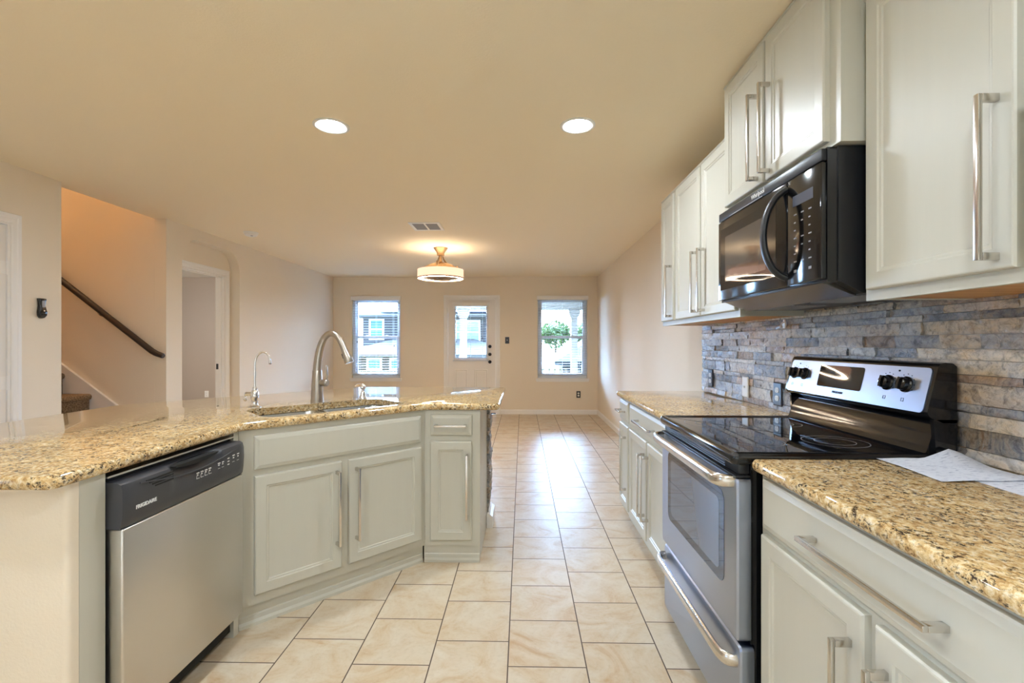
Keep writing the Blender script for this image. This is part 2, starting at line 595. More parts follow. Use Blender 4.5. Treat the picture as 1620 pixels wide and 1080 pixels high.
# stairwell walls
bm = nb(); box(bm, -7.2, XL-WT-.0005, 4.413, 4.54, 0, 5)
struct('wall_stair_back', bm, M['wall'], smooth=0)
bm = nb(); box(bm, -7.2, XL-WT-.0005, 3.28, 3.392, 0, 5)
struct('wall_stair_front', bm, M['wall'], smooth=0)
bm = nb(); box(bm, -7.3, -7.2, 3.28, 4.54, 0, 5)
struct('wall_stair_end', bm, M['wall'], smooth=0)
bm = nb(); box(bm, -7.3, XL, 3.28, 4.54, 5, 5.1); box(bm, XL-WT, XL, 3.28, 4.54, ZC+.12, 5)
struct('ceiling_stair', bm, M['ceiling'], smooth=0)
# bedroom walls
bm = nb(); box(bm, -7.2, XL-WT-.11, 8.37, 8.52, 0, ZC)
struct('wall_bedroom_back', bm, M['taupe'], smooth=0)
bm = nb(); box(bm, -7.3, -7.2, 4.54, 8.52, 0, ZC)
struct('wall_bedroom_left', bm, M['taupe'], smooth=0)

def profile_board(bm, p0, p1, h, t, nrm):
    """baseboard between two floor points; nrm points into the room"""
    p0 = Vector(p0); p1 = Vector(p1); nrm = Vector(nrm)
    sec = [(0, 0), (t, 0), (t, h*.78), (t*.55, h*.9), (t*.45, h), (0, h)]
    rings = [[(p.x+nrm.x*a, p.y+nrm.y*a, z) for a, z in sec] for p in (p0, p1)]
    loft(bm, rings)

def baseboard(name, p0, p1, nrm, h=.085, t=.014):
    bm = nb(); profile_board(bm, p0, p1, h, t, nrm)
    return struct(name, bm, M['trim'], smooth=20)
baseboard('baseboard_back', (-.395, YB), (XR, YB), (0, -1))
baseboard('baseboard_back_left', (XL, YB), (-1.405, YB), (0, -1))
baseboard('baseboard_right', (XR, 3.50), (XR, YB-.014), (-1, 0))
baseboard('baseboard_left', (XL, AY1), (XL, YB-.014), (1, 0))
baseboard('baseboard_left_arch', (XL, 4.413), (XL, AY0), (1, 0))
baseboard('baseboard_left_door', (XL, 3.108), (XL, 3.392), (1, 0))
baseboard('baseboard_bedroom', (-7.2, YB), (-3.63, YB), (0, -1))

# casing built as a mitred frame around a doorway. axis 'x': wall faces -y ; axis 'y': wall faces +x
def casing(name, a0, a1, top, pos, face, w=.06, t=.018):
    bm = nb()
    prof = [(0, 0), (0, t*.55), (w*.12, t*.8), (w*.5, t*.8), (w*.62, t), (w*.95, t), (w, t*.7), (w, 0)]
    path = [((a0, 0), (-1, 0)), ((a0, top), (-1, 1)), ((a1, top), (1, 1)), ((a1, 0), (1, 0))]
    rings = []
    for (a, z), (da, dz) in path:
        ring = []
        for d, h in prof:
            u, v = a+da*d, z+dz*d
            ring.append((u, pos-h, v) if face == 'x' else (pos+h, u, v))
        rings.append(ring)
    loft(bm, rings)
    return bm

struct('trim_1', casing('c', ND[0], ND[1], NDZ, XL-WT, 'y'), M['trim'], smooth=20)
bm = nb()
x0, x1 = XL-WT-.108, XL-WT-.002
box(bm, x0, x1, ND[0]-.004, ND[0]+.012, 0, NDZ); box(bm, x0, x1, ND[1]-.012, ND[1]+.004, 0, NDZ); box(bm, x0, x1, ND[0]+.012, ND[1]-.012, NDZ-.016, NDZ)
box(bm, x0+.045, x0+.075, ND[1]-.026, ND[1]-.012, 0, NDZ-.016); box(bm, x0+.045, x0+.075, ND[0]+.012, ND[0]+.026, 0, NDZ-.016); box(bm, x0+.045, x0+.075, ND[0]+.012, ND[1]-.012, NDZ-.03, NDZ-.016)
o = struct('trim_2', bm, M['trim'], smooth=0)
bm = nb(); box(bm, XL-WT-.10, XL-WT-.065, ND[1]-.0145, ND[1]-.0115, .955, 1.02, .001)
obj('strike_plate', bm, M['blackplate'], o)

# ------------------------------------------------------------------ white door in the left wall (door_2)
d2 = sroot('door_2', (XL, LD[0], 0))
obj('casing', casing('c', 0, LD[1]-LD[0], LDZ, 0, 'y'), M['trim'], d2, 20)
bm = nb()
box(bm, -.112, .001, .0, .016, 0, LDZ); box(bm, -.112, .001, LD[1]-LD[0]-.016, LD[1]-LD[0], 0, LDZ); box(bm, -.112, .001, .016, LD[1]-LD[0]-.016, LDZ-.016, LDZ)
obj('jamb', bm, M['trim'], d2, 0)

def ring_rect(x0, x1, z0, z1, y):
    return [(x0, y, z0), (x1, y, z0), (x1, y, z1), (x0, y, z1)]

def panel_slab(bm, x0, x1, z0, z1, prof, y0=0, mi=0):
    """slab facing -y: prof = [(inset, depth out)]; starts with the back face at depth 0"""
    rings = [ring_rect(x0+i, x1-i, z0+i, z1-i, y0-d) for i, d in prof]
    loft(bm, rings, mi=mi)

bm = nb()
W2 = LD[1]-LD[0]-.036
box(bm, -.045, -.008, .018, .018+W2, .012, LDZ-.02, .001)
leaf = obj('leaf', bm, M['door'], d2, 20)
bm = nb()
for za, zb in ((.95, 1.9), (.2, .75)):
    for ya, yb in ((.10, .37), (.455, .725)):
        box(bm, -.0085, -.004, ya, yb, za, zb, .004, 2)
obj('raised_panel', bm, M['door'], leaf, 30)
for z in (.30, 1.0, 1.76):
    bm = nb(); tube(bm, [(.0, .018+W2+.002, z-.045), (.0, .018+W2+.002, z+.045)], .007, 10); box(bm, -.007, -.005, W2-.02, W2+.018, z-.042, z+.042)
    obj('hinge', bm, M['trim'], d2)
bm = nb(); lathe(bm, [(.03, 0), (.03, .006), (.012, .012), (.012, .04), (.026, .05), (.03, .062), (.022, .074), (0, .078)], 20, (-.008, .085, .95), 'x')
obj('door_knob', bm, M['knob'], d2)

# ------------------------------------------------------------------ back door (door_1)
d1 = sroot('door_1', (DOOR[0], YB, 0))
DW_ = DOOR[1]-DOOR[0]
obj('casing', casing('c', 0.0, DW_, DZ, 0, 'x', .058), M['trim'], d1, 20)
bm = nb()
box(bm, 0, .018, -.002, .148, 0, DZ); box(bm, DW_-.018, DW_, -.002, .148, 0, DZ); box(bm, .018, DW_-.018, -.002, .148, DZ-.018, DZ)
obj('jamb', bm, M['trim'], d1, 0)
bm = nb(); box(bm, .018, DW_-.018, .01, .148, 0, .02)
obj('threshold', bm, M['knob'], d1, 0)
GX0, GX1, GZ0, GZ1 = .135, .715, .975, 1.955
bm = nb()
yl = (.012, .056)
for a, b, c, d in ((.021, GX0, .022, DZ-.021), (GX1, DW_-.021, .022, DZ-.021), (GX0, GX1, .022, GZ0), (GX0, GX1, GZ1, DZ-.021)):
    box(bm, a, b, *yl, c, d)
leaf = obj('leaf', bm, M['door'], d1, 0)
bm = nb()
for a, b in ((.125, .365), (.485, .725)):
    panel_slab(bm, a, b, .2, .80, [(0, 0), (0, .004), (.012, .009), (.026, .003), (.045, .009), (.05, .009)], .0125)
obj('raised_panel', bm, M['door'], leaf, 20)
bm = nb()
for a, b, c, d in ((GX0-.02, GX0+.015, GZ0-.02, GZ1+.02), (GX1-.015, GX1+.02, GZ0-.02, GZ1+.02), (GX0+.015, GX1-.015, GZ0-.02, GZ0+.015), (GX0+.015, GX1-.015, GZ1-.015, GZ1+.02)):
    box(bm, a, b, .002, .014, c, d, .003)
    box(bm, a, b, .054, .066, c, d, .003)
obj('glass_frame', bm, M['trim'], leaf)
bm = nb(); box(bm, GX0, GX1, .030, .036, GZ0, GZ1)
obj('pane', bm, M['glass'], leaf, 0)
for z in (1.205, 1.065, .93):
    bm = nb(); lathe(bm, [(.03, 0), (.03, .006), (.02, .010), (.02, .016), (.027, .022), (.027, .034), (.018, .040), (0, .041)], 20, (.766, .012, z), 'y')
    obj('door_knob' if z < 1 else 'deadbolt', bm, M['knob'], d1)
for z in (1.86, 1.08, .25):
    bm = nb(); tube(bm, [(.014, -.004, z-.05), (.014, -.004, z+.05)], .007, 8)
    obj('hinge', bm, M['trim'], d1)

# ------------------------------------------------------------------ windows
def window(name, x0, x1, wz=WZ, left=False):
    r = sroot(name, (XL, x0, wz[0]) if left else (x0, YB, wz[0]), PI/2 if left else 0)
    w = x1-x0; h = wz[1]-wz[0]
    bm = nb()
    for a, b, c, d in ((0, .045, 0, h), (w-.045, w, 0, h), (.045, w-.045, 0, .05), (.045, w-.045, h-.045, h)):
        box(bm, a, b, .055, .14, c, d, .003)
    fr = obj('frame', bm, M['vinyl'], r)
    mz = .735
    bm = nb()
    for a, b, c, d in ((.045, .075, mz-.02, h-.045), (w-.075, w-.045, mz-.02, h-.045), (.075, w-.075, mz-.02, mz+.025), (.075, w-.075, h-.08, h-.045)):
        box(bm, a, b, .105, .13, c, d, .002)
    s = obj('upper_sash', bm, M['vinyl'], r)
    bm = nb(); box(bm, .075, w-.075, .115, .119, mz+.025, h-.08); obj('pane', bm, M['glass'], s, 0)
    bm = nb()
    for a, b, c, d in ((.045, .085, .05, mz+.025), (w-.085, w-.045, .05, mz+.025), (.085, w-.085, .05, .10), (.085, w-.085, mz-.02, mz+.025)):
        box(bm, a, b, .07, .10, c, d, .002)
    s = obj('lower_sash', bm, M['vinyl'], r)
    bm = nb(); box(bm, .085, w-.085, .083, .087, .10, mz-.02); obj('pane', bm, M['glass'], s, 0)
    bm = nb()
    for sx in (.26, w-.26):
        box(bm, sx-.025, sx+.025, .056, .07, mz+.025, mz+.04, .004)
    obj('sash_lock', bm, M['vinyl'], r)
    bm = nb(); prism(bm, [(-.03, -.035), (w+.03, -.035), (w+.03, .0), (w, .0), (w, .055), (0, .055), (0, .0), (-.03, .0)], -.018, .004)
    prism(bm, [(-.02, -.055), (w+.02, -.055), (w+.035, -.018), (-.035, -.018)], -.018, 0, 'xz')
    obj('sill', bm, M['trim'], r, 20)
    return r
window('window_1', *WIN1)
window('window_2', *WIN2)
window('window_fill', *WIN_FILL, WZ_FILL, True)

def blind(name, label, x0, x1, ztop, zbot, yc, pitch, sw, valance, tilt=0):
    r = thing(name, label, 'window blind', ((x0+x1)/2, YB, zbot), 0)
    h = ztop-zbot; w = (x1-x0)/2
    bm = nb()
    if valance:
        box(bm, -w-.022, w+.022, yc-.048, yc-.036, h-.072, h+.005, .004)
        box(bm, -w-.022, -w-.012, yc-.036, .0, h-.072, h+.005, .002); box(bm, w+.012, w+.022, yc-.036, .0, h-.072, h+.005, .002)
    else:
        box(bm, -w-.03, w+.03, yc-.034, yc+.012, h-.045, h+.025, .006)
    obj('valance', bm, M['trim'], r)
    bm = nb(); box(bm, -w+.005, w-.005, yc-.025, yc+.025, h-.045, h-.002, .002)
    obj('head_rail', bm, M['slat'], r)
    bm = nb()
    z = .035
    while z < h-.06:
        rings = []
        for s in (-w, w):
            ring = []
            for k in range(5):
                q = -1+k/2
                ring.append((s, yc+q*sw/2, z+.0012*(1-q*q)+tilt*q*sw/2))
            for k in range(4, -1, -1):
                q = -1+k/2
                ring.append((s, yc+q*sw/2, z-.0024+.0012*(1-q*q)+tilt*q*sw/2))
            rings.append(ring)
        loft(bm, rings)
        z += pitch
    obj('slats', bm, M['slat'], r, 30)
    bm = nb(); box(bm, -w, w, yc-sw/2, yc+sw/2, 0, .016, .004)
    obj('bottom_rail', bm, M['slat'], r)
    for s in (-w*.7, 0, w*.7):
        bm = nb(); tube(bm, [(s, yc-sw/2-.001, .01), (s, yc-sw/2-.001, h-.05)], .0012, 6); tube(bm, [(s, yc+sw/2+.001, .01), (s, yc+sw/2+.001, h-.05)], .0012, 6)
        obj('ladder_cord', bm, M['slat'], r)
    return r

def pull_cord(r, x, z0, z1, y):
    bm = nb(); tube(bm, [(x, y, z1), (x, y, z0)], .0012, 6)
    c = obj('pull_cord', bm, M['slat'], r)
    bm = nb(); lathe(bm, [(.002, 0), (.007, .004), (.008, .02), (.004, .032), (.002, .034)], 10, (x, y, z0-.03))
    obj('tassel', bm, M['bronze'], c)
b1 = blind('window_blind', 'white slatted blind in the window left of the back door', WIN1[0]+.008, WIN1[1]-.008, 2.10, .69, .018, .0445, .05, True)
pull_cord(b1, .335, 1.23-.69, 2.03-.69, -.03); pull_cord(b1, -.33, 1.30-.69, 2.03-.69, -.03)
b2 = blind('window_blind', 'white slatted blind in the window right of the back door', WIN2[0]+.008, WIN2[1]-.008, 2.10, .69, .018, .0445, .05, True)
pull_cord(b2, -.37, 1.27-.69, 2.03-.69, -.03); pull_cord(b2, .33, 1.22-.69, 2.03-.69, -.03)
b3 = blind('window_blind', 'narrow white slatted blind mounted on the back door glass', DOOR[0]+GX0-.01, DOOR[0]+GX1+.01, 1.965, .99, -.022, .0425, .036, False)
bm = nb(); tube(bm, [(-.305, -.022, -.035), (.305, -.022, -.035)], .006, 8); box(bm, -.315, -.295, -.035, .0, -.05, -.02, .003); box(bm, .295, .315, -.035, .0, -.05, -.02, .003)
obj('hold_down_bracket', bm, M['slat'], b3)
pull_cord(b3, -.25, 1.30-.99, 1.93-.99, -.045); pull_cord(b3, .215, 1.36-.99, 1.93-.99, -.045)

# ------------------------------------------------------------------ cabinets
# local frame of a run: x along the face (viewer's right), front looks along -y, y=0 is the face frame
DOORP = [(0, 0), (0, .015), (.003, .019), (.006, .020), (.046, .020), (.050, .0165), (.056, .0155), (.060, .012), (.064, .0115)]
DRAWP = [(0, 0), (0, .012), (.004, .015), (.012, .017), (.018, .020), (.022, .020)]

def handle(parent, a, b, out=.035, vertical=True, wdt=.012):
    """bar pull from a to b on a face at local y=a[1]"""
    bm = nb()
    x, y, z = a; x2, _, z2 = b
    h = wdt/2
    if vertical:
        box(bm, x-h, x+h, y-out-.010, y-out, z, z2, .0015)
        for zz in (z, z2-.016): box(bm, x-h, x+h, y-out, y+.0005, zz, zz+.016, .001)
    else:
        box(bm, x, x2, y-out-.010, y-out, z-h, z+h, .0015)
        for xx in (x, x2-.016): box(bm, xx, xx+.016, y-out, y+.0005, z-h, z+h, .001)
    return obj('handle', bm, M['nickel'], parent)

def door(parent, x0, x1, z0, z1, hx=None, hz=None, label=None):
    bm = nb(); panel_slab(bm, x0, x1, z0, z1, DOORP)
    d = obj('door', bm, M['cab'], parent, 15)
    if hx is not None: handle(d, (hx, -.02, hz[0]), (hx, -.02, hz[1]))
    return d

def drawer(parent, x0, x1, z0, z1, hx=None, name='drawer'):
    bm = nb(); panel_slab(bm, x0, x1, z0, z1, DRAWP)
    d = obj(name, bm, M['cab'], parent, 15)
    if hx is not None:
        z = (z0+z1)/2
        handle(d, (hx[0], -.02, z), (hx[1], -.02, z), vertical=False)
    return d

def carcass(r, w, dep, z0, z1, wood=False, top=False, splay=(0, 0)):
    """box with a face frame standing 2 mm proud at the edges"""
    bm = nb()
    prism(bm, [(0, 0), (w, 0), (w-splay[1], dep), (splay[0], dep)], z0, z1)
    obj('body', bm, M['cab'], r, 0)
    if wood:
        # recessed bare underside: bottom panel behind a lip
        bm = nb(); box(bm, .02, w-.02, .022, dep-.003, z0-.016, z0)
        obj('underside', bm, M['wood'], r, 0)
        bm = nb(); box(bm, 0, w, 0, .019, z0-.022, z0+.0005); box(bm, 0, .016, .019, dep-.003, z0-.019, z0); box(bm, w-.016, w, .019, dep-.003, z0-.019, z0)
        obj('bottom_rail', bm, M['cab'], r, 0)
    if top:
        bm = nb(); prism(bm, [(0, 0), (0, .014), (-.010, .014), (-.014, .008), (-.006, 0)], 0, w, 'yz')
        o = obj('top_moulding', bm, M['cab'], r, 20); o.location = (0, 0, z1-.014)

HB = (.265, .63)       # handle heights on base doors
HU = (.435+1, 1.785)   # on wall doors
XF = .72               # face plane of the right-hand base cabinets
RZ = -PI/2
DEP = XR-XF-.003
def base(name, label, y_far, w, parts):
    r = thing(name, label, 'cabinet', (XF, y_far, 0), RZ, 'base cabinets along the right wall')
    carcass(r, w, DEP, .10, .878)
    bm = nb(); box(bm, 0, w, .055, .075, 0, .10)
    obj('toe_kick', bm, M['cab'], r, 0)
    parts(r)
    return r
def pA(r):
    drawer(r, .022, .283, .725, .862, (.022+.06, .283-.06)); door(r, .022, .283, .135, .70, .235, HB)
base('base_cabinet', 'narrow base cabinet with one drawer and door at the far counter end', 3.435, .305, pA)
def pB(r):
    drawer(r, .025, .880, .725, .862, (.27, .63)); door(r, .025, .440, .135, .70, .412, HB); door(r, .465, .880, .135, .70, .495, HB)
base('base_cabinet', 'wide base cabinet between the narrow cabinet and the range', 3.13, .905, pB)
def pC(r):
    drawer(r, .025, .885, .720, .862, (.275, .64)); door(r, .025, .440, .135, .70, .405, HB); door(r, .472, .885, .135, .70, .505, HB)
base('base_cabinet', 'base cabinet under the granite counter on the near side of the range', 1.425, .91, pC)

XU = 1.02
def wallcab(label, xf, y_far, w, z0, z1, parts, wood=True):
    r = thing('wall_cabinet', label, 'cabinet', (xf, y_far, 0), RZ, 'wall cabinets on the right')
    carcass(r, w, XR-xf-.003, z0, z1, wood, True)
    parts(r)
    return r
def uA(r): door(r, .022, .285, 1.415, 2.262, .255, HU)
wallcab('narrow single-door wall cabinet at the far end above the counter', XU, 3.435, .305, 1.407, 2.285, uA)
def uB(r):
    door(r, .030, .450, 1.415, 2.262, .425, HU); door(r, .468, .888, 1.415, 2.262, .525, HU)
wallcab('tall two-door wall cabinet between the narrow one and the microwave', XU, 3.13, .905, 1.407, 2.285, uB)
def uM(r):
    door(r, .022, .371, 1.882, 2.425, .330, (1.90, 2.24)); door(r, .384, .735, 1.882, 2.425, .418, (1.90, 2.24))
wallcab('short two-door wall cabinet directly above the microwave, touching the ceiling', .947, 2.205, .785, 1.862, 2.446, uM, False)
def uC(r):
    door(r, .022, .440, 1.415, 2.262, .405, HU); door(r, .470, .888, 1.415, 2.262, .512, HU)
wallcab('wall cabinet on the near side of the microwave, above the stone backsplash', XU, 1.418, .91, 1.407, 2.285, uC)

# ------------------------------------------------------------------ counters
CT, CB = .915, .879
def counter(bm, outline, holes=(), round_=.014):
    """bullnose slab: outline ccw"""
    d = (CT-CB)
    prof = []
    for k in range(9):
        a = -PI/2 + PI*k/8
        prof.append((round_*(1-math.cos(a)), CB + d/2 + d/2*math.sin(a)))
    rings = []
    for ins, z in prof:
        rings.append([(x, y, z) for x, y in inset(outline, ins)])
    R = loft(bm, rings, (False, False))
    for loop, z, side in ((R[-1], CT, 1), (R[0], CB, 0)):
        edges = [bm.edges.get((loop[i], loop[(i+1) % len(loop)])) for i in range(len(loop))]
        for h in holes:
            hv = [bm.verts.new((x, y, z)) for x, y in h]
            edges += [bm.edges.new((hv[i], hv[(i+1) % len(hv)])) for i in range(len(hv))]
            holes_v.append(hv)
        bmesh.ops.triangle_fill(bm, use_beauty=True, edges=edges)
holes_v = []

S2 = math.sqrt(.5)
FX, FY = -1.235, 2.02          # island face corner (dishwasher leg / diagonal)
DL = .675/S2                   # length of the diagonal face
GX, GY = FX+.675, FY+.675      # diagonal / end cabinet corner
def dg(u, v):                  # diagonal run: u along the face, v behind it
    return (FX+(u-v)*S2, FY+(u+v)*S2)
e = .025
te = e*math.tan(PI/8)
out = [(-2.27, 1.18), (FX+e, 1.18), (FX+e, FY-te), (GX+te, GY-e), (-.13, GY-e), (-.13, 3.715), (-1.26, 3.715), (-2.27, 2.60)]
out = rpoly(out, [.05, .035, .02, .02, .045, .06, .10, .12])
hole = [dg(u, v) for u, v in rrect(.125, .875, .055, .425, .07)]
bm = nb(); counter(bm, out, [hole])
a, b = holes_v
for i in range(len(a)):
    j = (i+1) % len(a)
    bm.faces.new((a[i], a[j], b[j], b[i]))
tag(obj('countertop', bm, M['granite'], None, 40), 'large angled gold granite island countertop with a sink cutout', 'countertop')
bm = nb(); counter(bm, rpoly([(.684, 2.212), (1.332, 2.212), (1.332, 3.455), (.684, 3.455)], [.004, 0, 0, .03]))
tag(obj('countertop', bm, M['granite'], None, 40), 'granite countertop beyond the range, carrying nothing', 'countertop')
bm = nb(); counter(bm, rpoly([(.684, .505), (1.332, .505), (1.332, 1.430), (.684, 1.430)], [.0, 0, 0, .02]))
tag(obj('countertop', bm, M['granite'], None, 40), 'granite countertop on the near side of the range, under the papers', 'countertop')

# ------------------------------------------------------------------ backsplash of stacked stone
def stones(bm, u0, u1, z0, z1, place, avg=.16, d0=.010, d1=.022):
    z = z0
    while z < z1-.004:
        h = random.choice((.024, .026, .034, .043, .043, .062))
        if z+h > z1-.012: h = z1-z
        u = u0
        while u < u1-.002:
            l = random.uniform(.07, .32)*avg/.16
            if u+l > u1-.05: l = u1-u
            dd = random.uniform(d0, d1)
            nx = max(2, int(l/.028)); nz = 3
            g = .0006
            grid = []
            tl = random.uniform(-.004, .004)
            for j in range(nz+1):
                row = []
                for i in range(nx+1):
                    q = dd + random.uniform(-.0032, .0032) + tl*(i/nx-.5)
                    if j in (0, nz) or i in (0, nx): q -= random.uniform(.0, .004)
                    row.append(bm.verts.new(place(u+g+(l-2*g)*i/nx, z+g+(h-2*g)*j/nz, max(q, .003))))
                grid.append(row)
            for j in range(nz):
                for i in range(nx):
                    bm.faces.new((grid[j][i], grid[j][i+1], grid[j+1][i+1], grid[j+1][i]))
            rim = grid[0] + [r_[-1] for r_ in grid[1:]] + grid[-1][-2::-1] + [r_[0] for r_ in grid[-2:0:-1]]
            back = [bm.verts.new(place(*uv, 0)) for uv in
                    [(u+g+(l-2*g)*i/nx, z+g) for i in range(nx+1)] + [(u+l-g, z+g+(h-2*g)*j/nz) for j in range(1, nz+1)] +
                    [(u+g+(l-2*g)*i/nx, z+h-g) for i in range(nx-1, -1, -1)] + [(u+g, z+g+(h-2*g)*j/nz) for j in range(nz-1, 0, -1)]]
            for i in range(len(rim)):
                j = (i+1) % len(rim)
                bm.faces.new((rim[j], rim[i], back[i], back[j]))
            u += l
        z += h
bm = nb()
stones(bm, .50, 3.478, .916, 1.425, lambda u, z, d: (XR-.001-d, u, z))
tag(obj('backsplash', bm, M['stone'], None, 50), 'stacked grey and brown ledger stone backsplash behind the range', 'backsplash')

# ------------------------------------------------------------------ island
# pony wall under the counter
bm = nb()
prism(bm, rpoly([(-1.90, 1.25), (FX, 1.25), (FX, 1.283), (-1.838, 1.283), (-1.838, 2.262), (-.80, 3.30), (-.245, 3.30), (-.245, 3.42), (-.85, 3.42), (-1.958, 2.312), (-1.958, 1.25)], [0, .018, 0, 0, 0, 0, 0, 0, 0, 0, 0]), 0, CB-.001)
struct('wall_island', bm, M['wall'], smooth=30)
bm = nb()
stones(bm, 3.215, 3.44, .105, CB-.002, lambda u, z, d: (-.2445+d*1.2, u, z), .3, .010, .024)
tag(obj('stone_veneer', bm, M['stonewall'], None, 50), 'narrow strip of brown ledger stone on the island end', 'stone veneer')
bm = nb()
profile_board(bm, (-.2445, 3.205), (-.2445, 3.44), .10, .042, (1, 0))
struct('baseboard_island', bm, M['trim'], smooth=20)

# sink cabinet on the diagonal
r = thing('sink_cabinet', 'angled sink base cabinet with false front and two doors under the island sink', 'cabinet', (FX, FY, 0), PI/4, 'island base cabinets')
bm = nb(); box(bm, 0.0005, DL-.0005, 0, .018, .10, .877); box(bm, .0005, DL-.0005, .018, .42, .10, .118)
obj('body', bm, M['cab'], r, 0)
bm = nb(); box(bm, .004, DL-.001, .022, .036, 0, .0995); prism(bm, [(.022, 0), (.010, 0), (.010, .014), (.016, .026), (.018, .045), (.022, .05)], .004, DL-.006, 'yz')
obj('toe_kick', bm, M['cab'], r, 0)
drawer(r, .060, DL-.035, .70, .848, None, 'false_front')
door(r, .060, .455, .145, .672, .427, HB); door(r, .492, DL-.035, .145, .672, .528, HB)

# end cabinet
EW = -.243-GX
r = thing('end_cabinet', 'narrow island end cabinet with one drawer over one door', 'cabinet', (GX, GY, 0), 0, 'island base cabinets')
bm = nb(); prism(bm, [(.0005, 0), (EW, 0), (EW, .515), (.12, .515), (.0005, .06)], .10, .877)
obj('body', bm, M['cab'], r, 0)
bm = nb(); box(bm, -.008, EW-.004, .014, .03, 0, .0995); prism(bm, [(.014, 0), (.002, 0), (.002, .014), (.008, .026), (.010, .045), (.014, .05)], -.006, EW-.004, 'yz'); box(bm, EW-.018, EW-.004, .03, .515, 0, .0995)
obj('toe_kick', bm, M['cab'], r, 0)
drawer(r, .034, .272, .735, .852, (.062, .243)); door(r, .032, .270, .135, .70, .246, (.265, .63))

# filler panel beside the dishwasher
bm = nb(); box(bm, FX-.60, FX, 1.284, 1.366, 0, .877); 
tag(obj('filler_panel', bm, M['cab'], None, 0), 'plain sage filler panel between the tan island end and dishwasher', 'panel')
bm = nb(); prism(bm, [(FX, 1.985), (FX, FY-.001), (FX-.004, FY-.001), (FX-.60, 1.999), (FX-.60, 1.985)], .0, .877)
tag(obj('filler_panel', bm, M['cab'], None, 0), 'slim sage filler strip between dishwasher and angled sink cabinet', 'panel')

# ------------------------------------------------------------------ dishwasher (faces +x)
DY0, DY1 = 1.370, 1.981
r = thing('dishwasher', 'stainless dishwasher with charcoal control panel in the island', 'dishwasher', (FX, DY0, 0), PI/2)
DWW = DY1-DY0
bm = nb(); box(bm, .002, DWW-.002, .012, .58, .03, .862)
obj('tub', bm, M['blackmatte'], r, 0)
bm = nb(); box(bm, .004, DWW-.004, -.046, .012, .115, .705, .006, 3)
obj('door_panel', bm, M['steel'], r)
bm = nb(); box(bm, .01, DWW-.01, .03, .045, .012, .11)
obj('kick_plate', bm, M['blackmatte'], r, 0)
bm = nb(); box(bm, .0, DWW, -.004, .04, .858, .8635)
obj('trim_strip', bm, M['steel'], r, 0)
# console: grid surface with a scooped grip
bm = nb()
sec = [(.012, .7055), (-.040, .7055), (-.046, .712), (-.050, .74), (-.052, .78), (-.051, .82), (-.046, .838), (-.034, .8445), (.012, .8445)]
nx = 48
rings = []
for i in range(nx+1):
    x = .001+(DWW-.002)*i/nx
    q = abs(x-DWW*.53)/.13
    edge = min(x, DWW-x)
    rr_ = max(0, 1-edge/.02)*.004
    ring = []
    for y, z in sec:
        yy = y+(rr_ if y < 0 else 0)
        if q < 1 and .815 < z < .84: yy += .030*(1-q*q)**.5
        if q < 1 and z > .84 and y < 0: yy += .012*(1-q*q)**.5
        ring.append((x, yy, z))
    rings.append(ring)
loft(bm, rings)
def mark(x, z, w, h, y=-.0524):
    box(bm, x, x+w, y, y+.003, z, z+h, mi=1)
for k in range(4):
    mark(.315+.022*k, .785, .012, .004); mark(.315+.022*k, .778, .007, .004); mark(.313+.022*k, .768, .0012, .012); mark(.313+.022*k, .767, .015, .0012)
for k in range(2):
    mark(.435+.022*k, .79, .012, .004); mark(.435+.022*k, .783, .008, .004); mark(.433+.022*k, .772, .013, .0012)
for k in range(3): mark(.492, .796-.012*k, .012, .0035)
for k in range(2):
    mark(.525+.03*k, .80, .014, .004); mark(.527+.03*k, .79, .008, .005); mark(.523+.03*k, .776, .014, .0012)
con = obj('control_panel', bm, [M['darkgrey'], M['whiteprint']], r, 40)
bm = nb()
gp = [(DWW*.53-.118+.236*k/16, .8405) for k in range(17)] + [(DWW*.53+.118-.236*k/16, .8405-.016*math.sin(PI*k/16)**.6) for k in range(1, 16)]
prism(bm, gp, -.0512, -.018, 'xz')
obj('grip_pocket', bm, M['blackmatte'], con, 0)
# raised smile-shaped lip under the grip
bm = nb()
pts = [(.06+(DWW-.10)*k/24, -.0525, .828-.028*math.sin(PI*k/24)) for k in range(25)]
tube(bm, pts, .0022, 6)
obj('lip', bm, M['darkgrey'], con)
bm = nb()
for k in range(4):
    box(bm, .085+.012*k, .20, -.0525, -.050, .828-.008*k-.004, .832-.008*k-.004)
obj('vent', bm, M['blackmatte'], con, 0)
text('logo', 'FRIGIDAIRE', .016, M['whiteprint'], con, face_mw(.086, -.0515, .757, 0), .0009, .0004)
# ------------------------------------------------------------------ sink + taps
r = thing('sink', 'stainless double-bowl undermount sink in the island counter', 'sink', (*dg(.5, .24), .70), PI/4)
def bowl(x0, x1, y0, y1):
    bm = nb()
    rings = []
    for ins, z in ((-.014, .179), (0, .179), (.004, .172), (.008, .04), (.03, .008), (.09, 0)):
        rings.append([(x, y, z) for x, y in rrect(x0+ins, x1-ins, y0+ins, y1-ins, max(.055-ins*.3, .02))])
    loft(bm, rings, (False, True))
    b = obj('bowl', bm, M['sinksteel'], r, 40, recalc=False)
    bm = nb(); lathe(bm, [(.045, .0005), (.043, .004), (.036, .003), (.03, .001), (.0, .001)], 24, ((x0+x1)/2, (y0+y1)/2, 0))
    obj('drain', bm, M['chrome'], b)
bowl(-.384, -.010, -.192, .192); bowl(.010, .384, -.192, .192)

def arc_pts(p0, pts, n=8):
    return pts
def bez(p0, p1, p2, p3, n=12):
    p0, p1, p2, p3 = map(Vector, (p0, p1, p2, p3))
    return [p0*(1-t)**3 + p1*3*t*(1-t)**2 + p2*3*t*t*(1-t) + p3*t**3 for t in (k/n for k in range(n+1))]

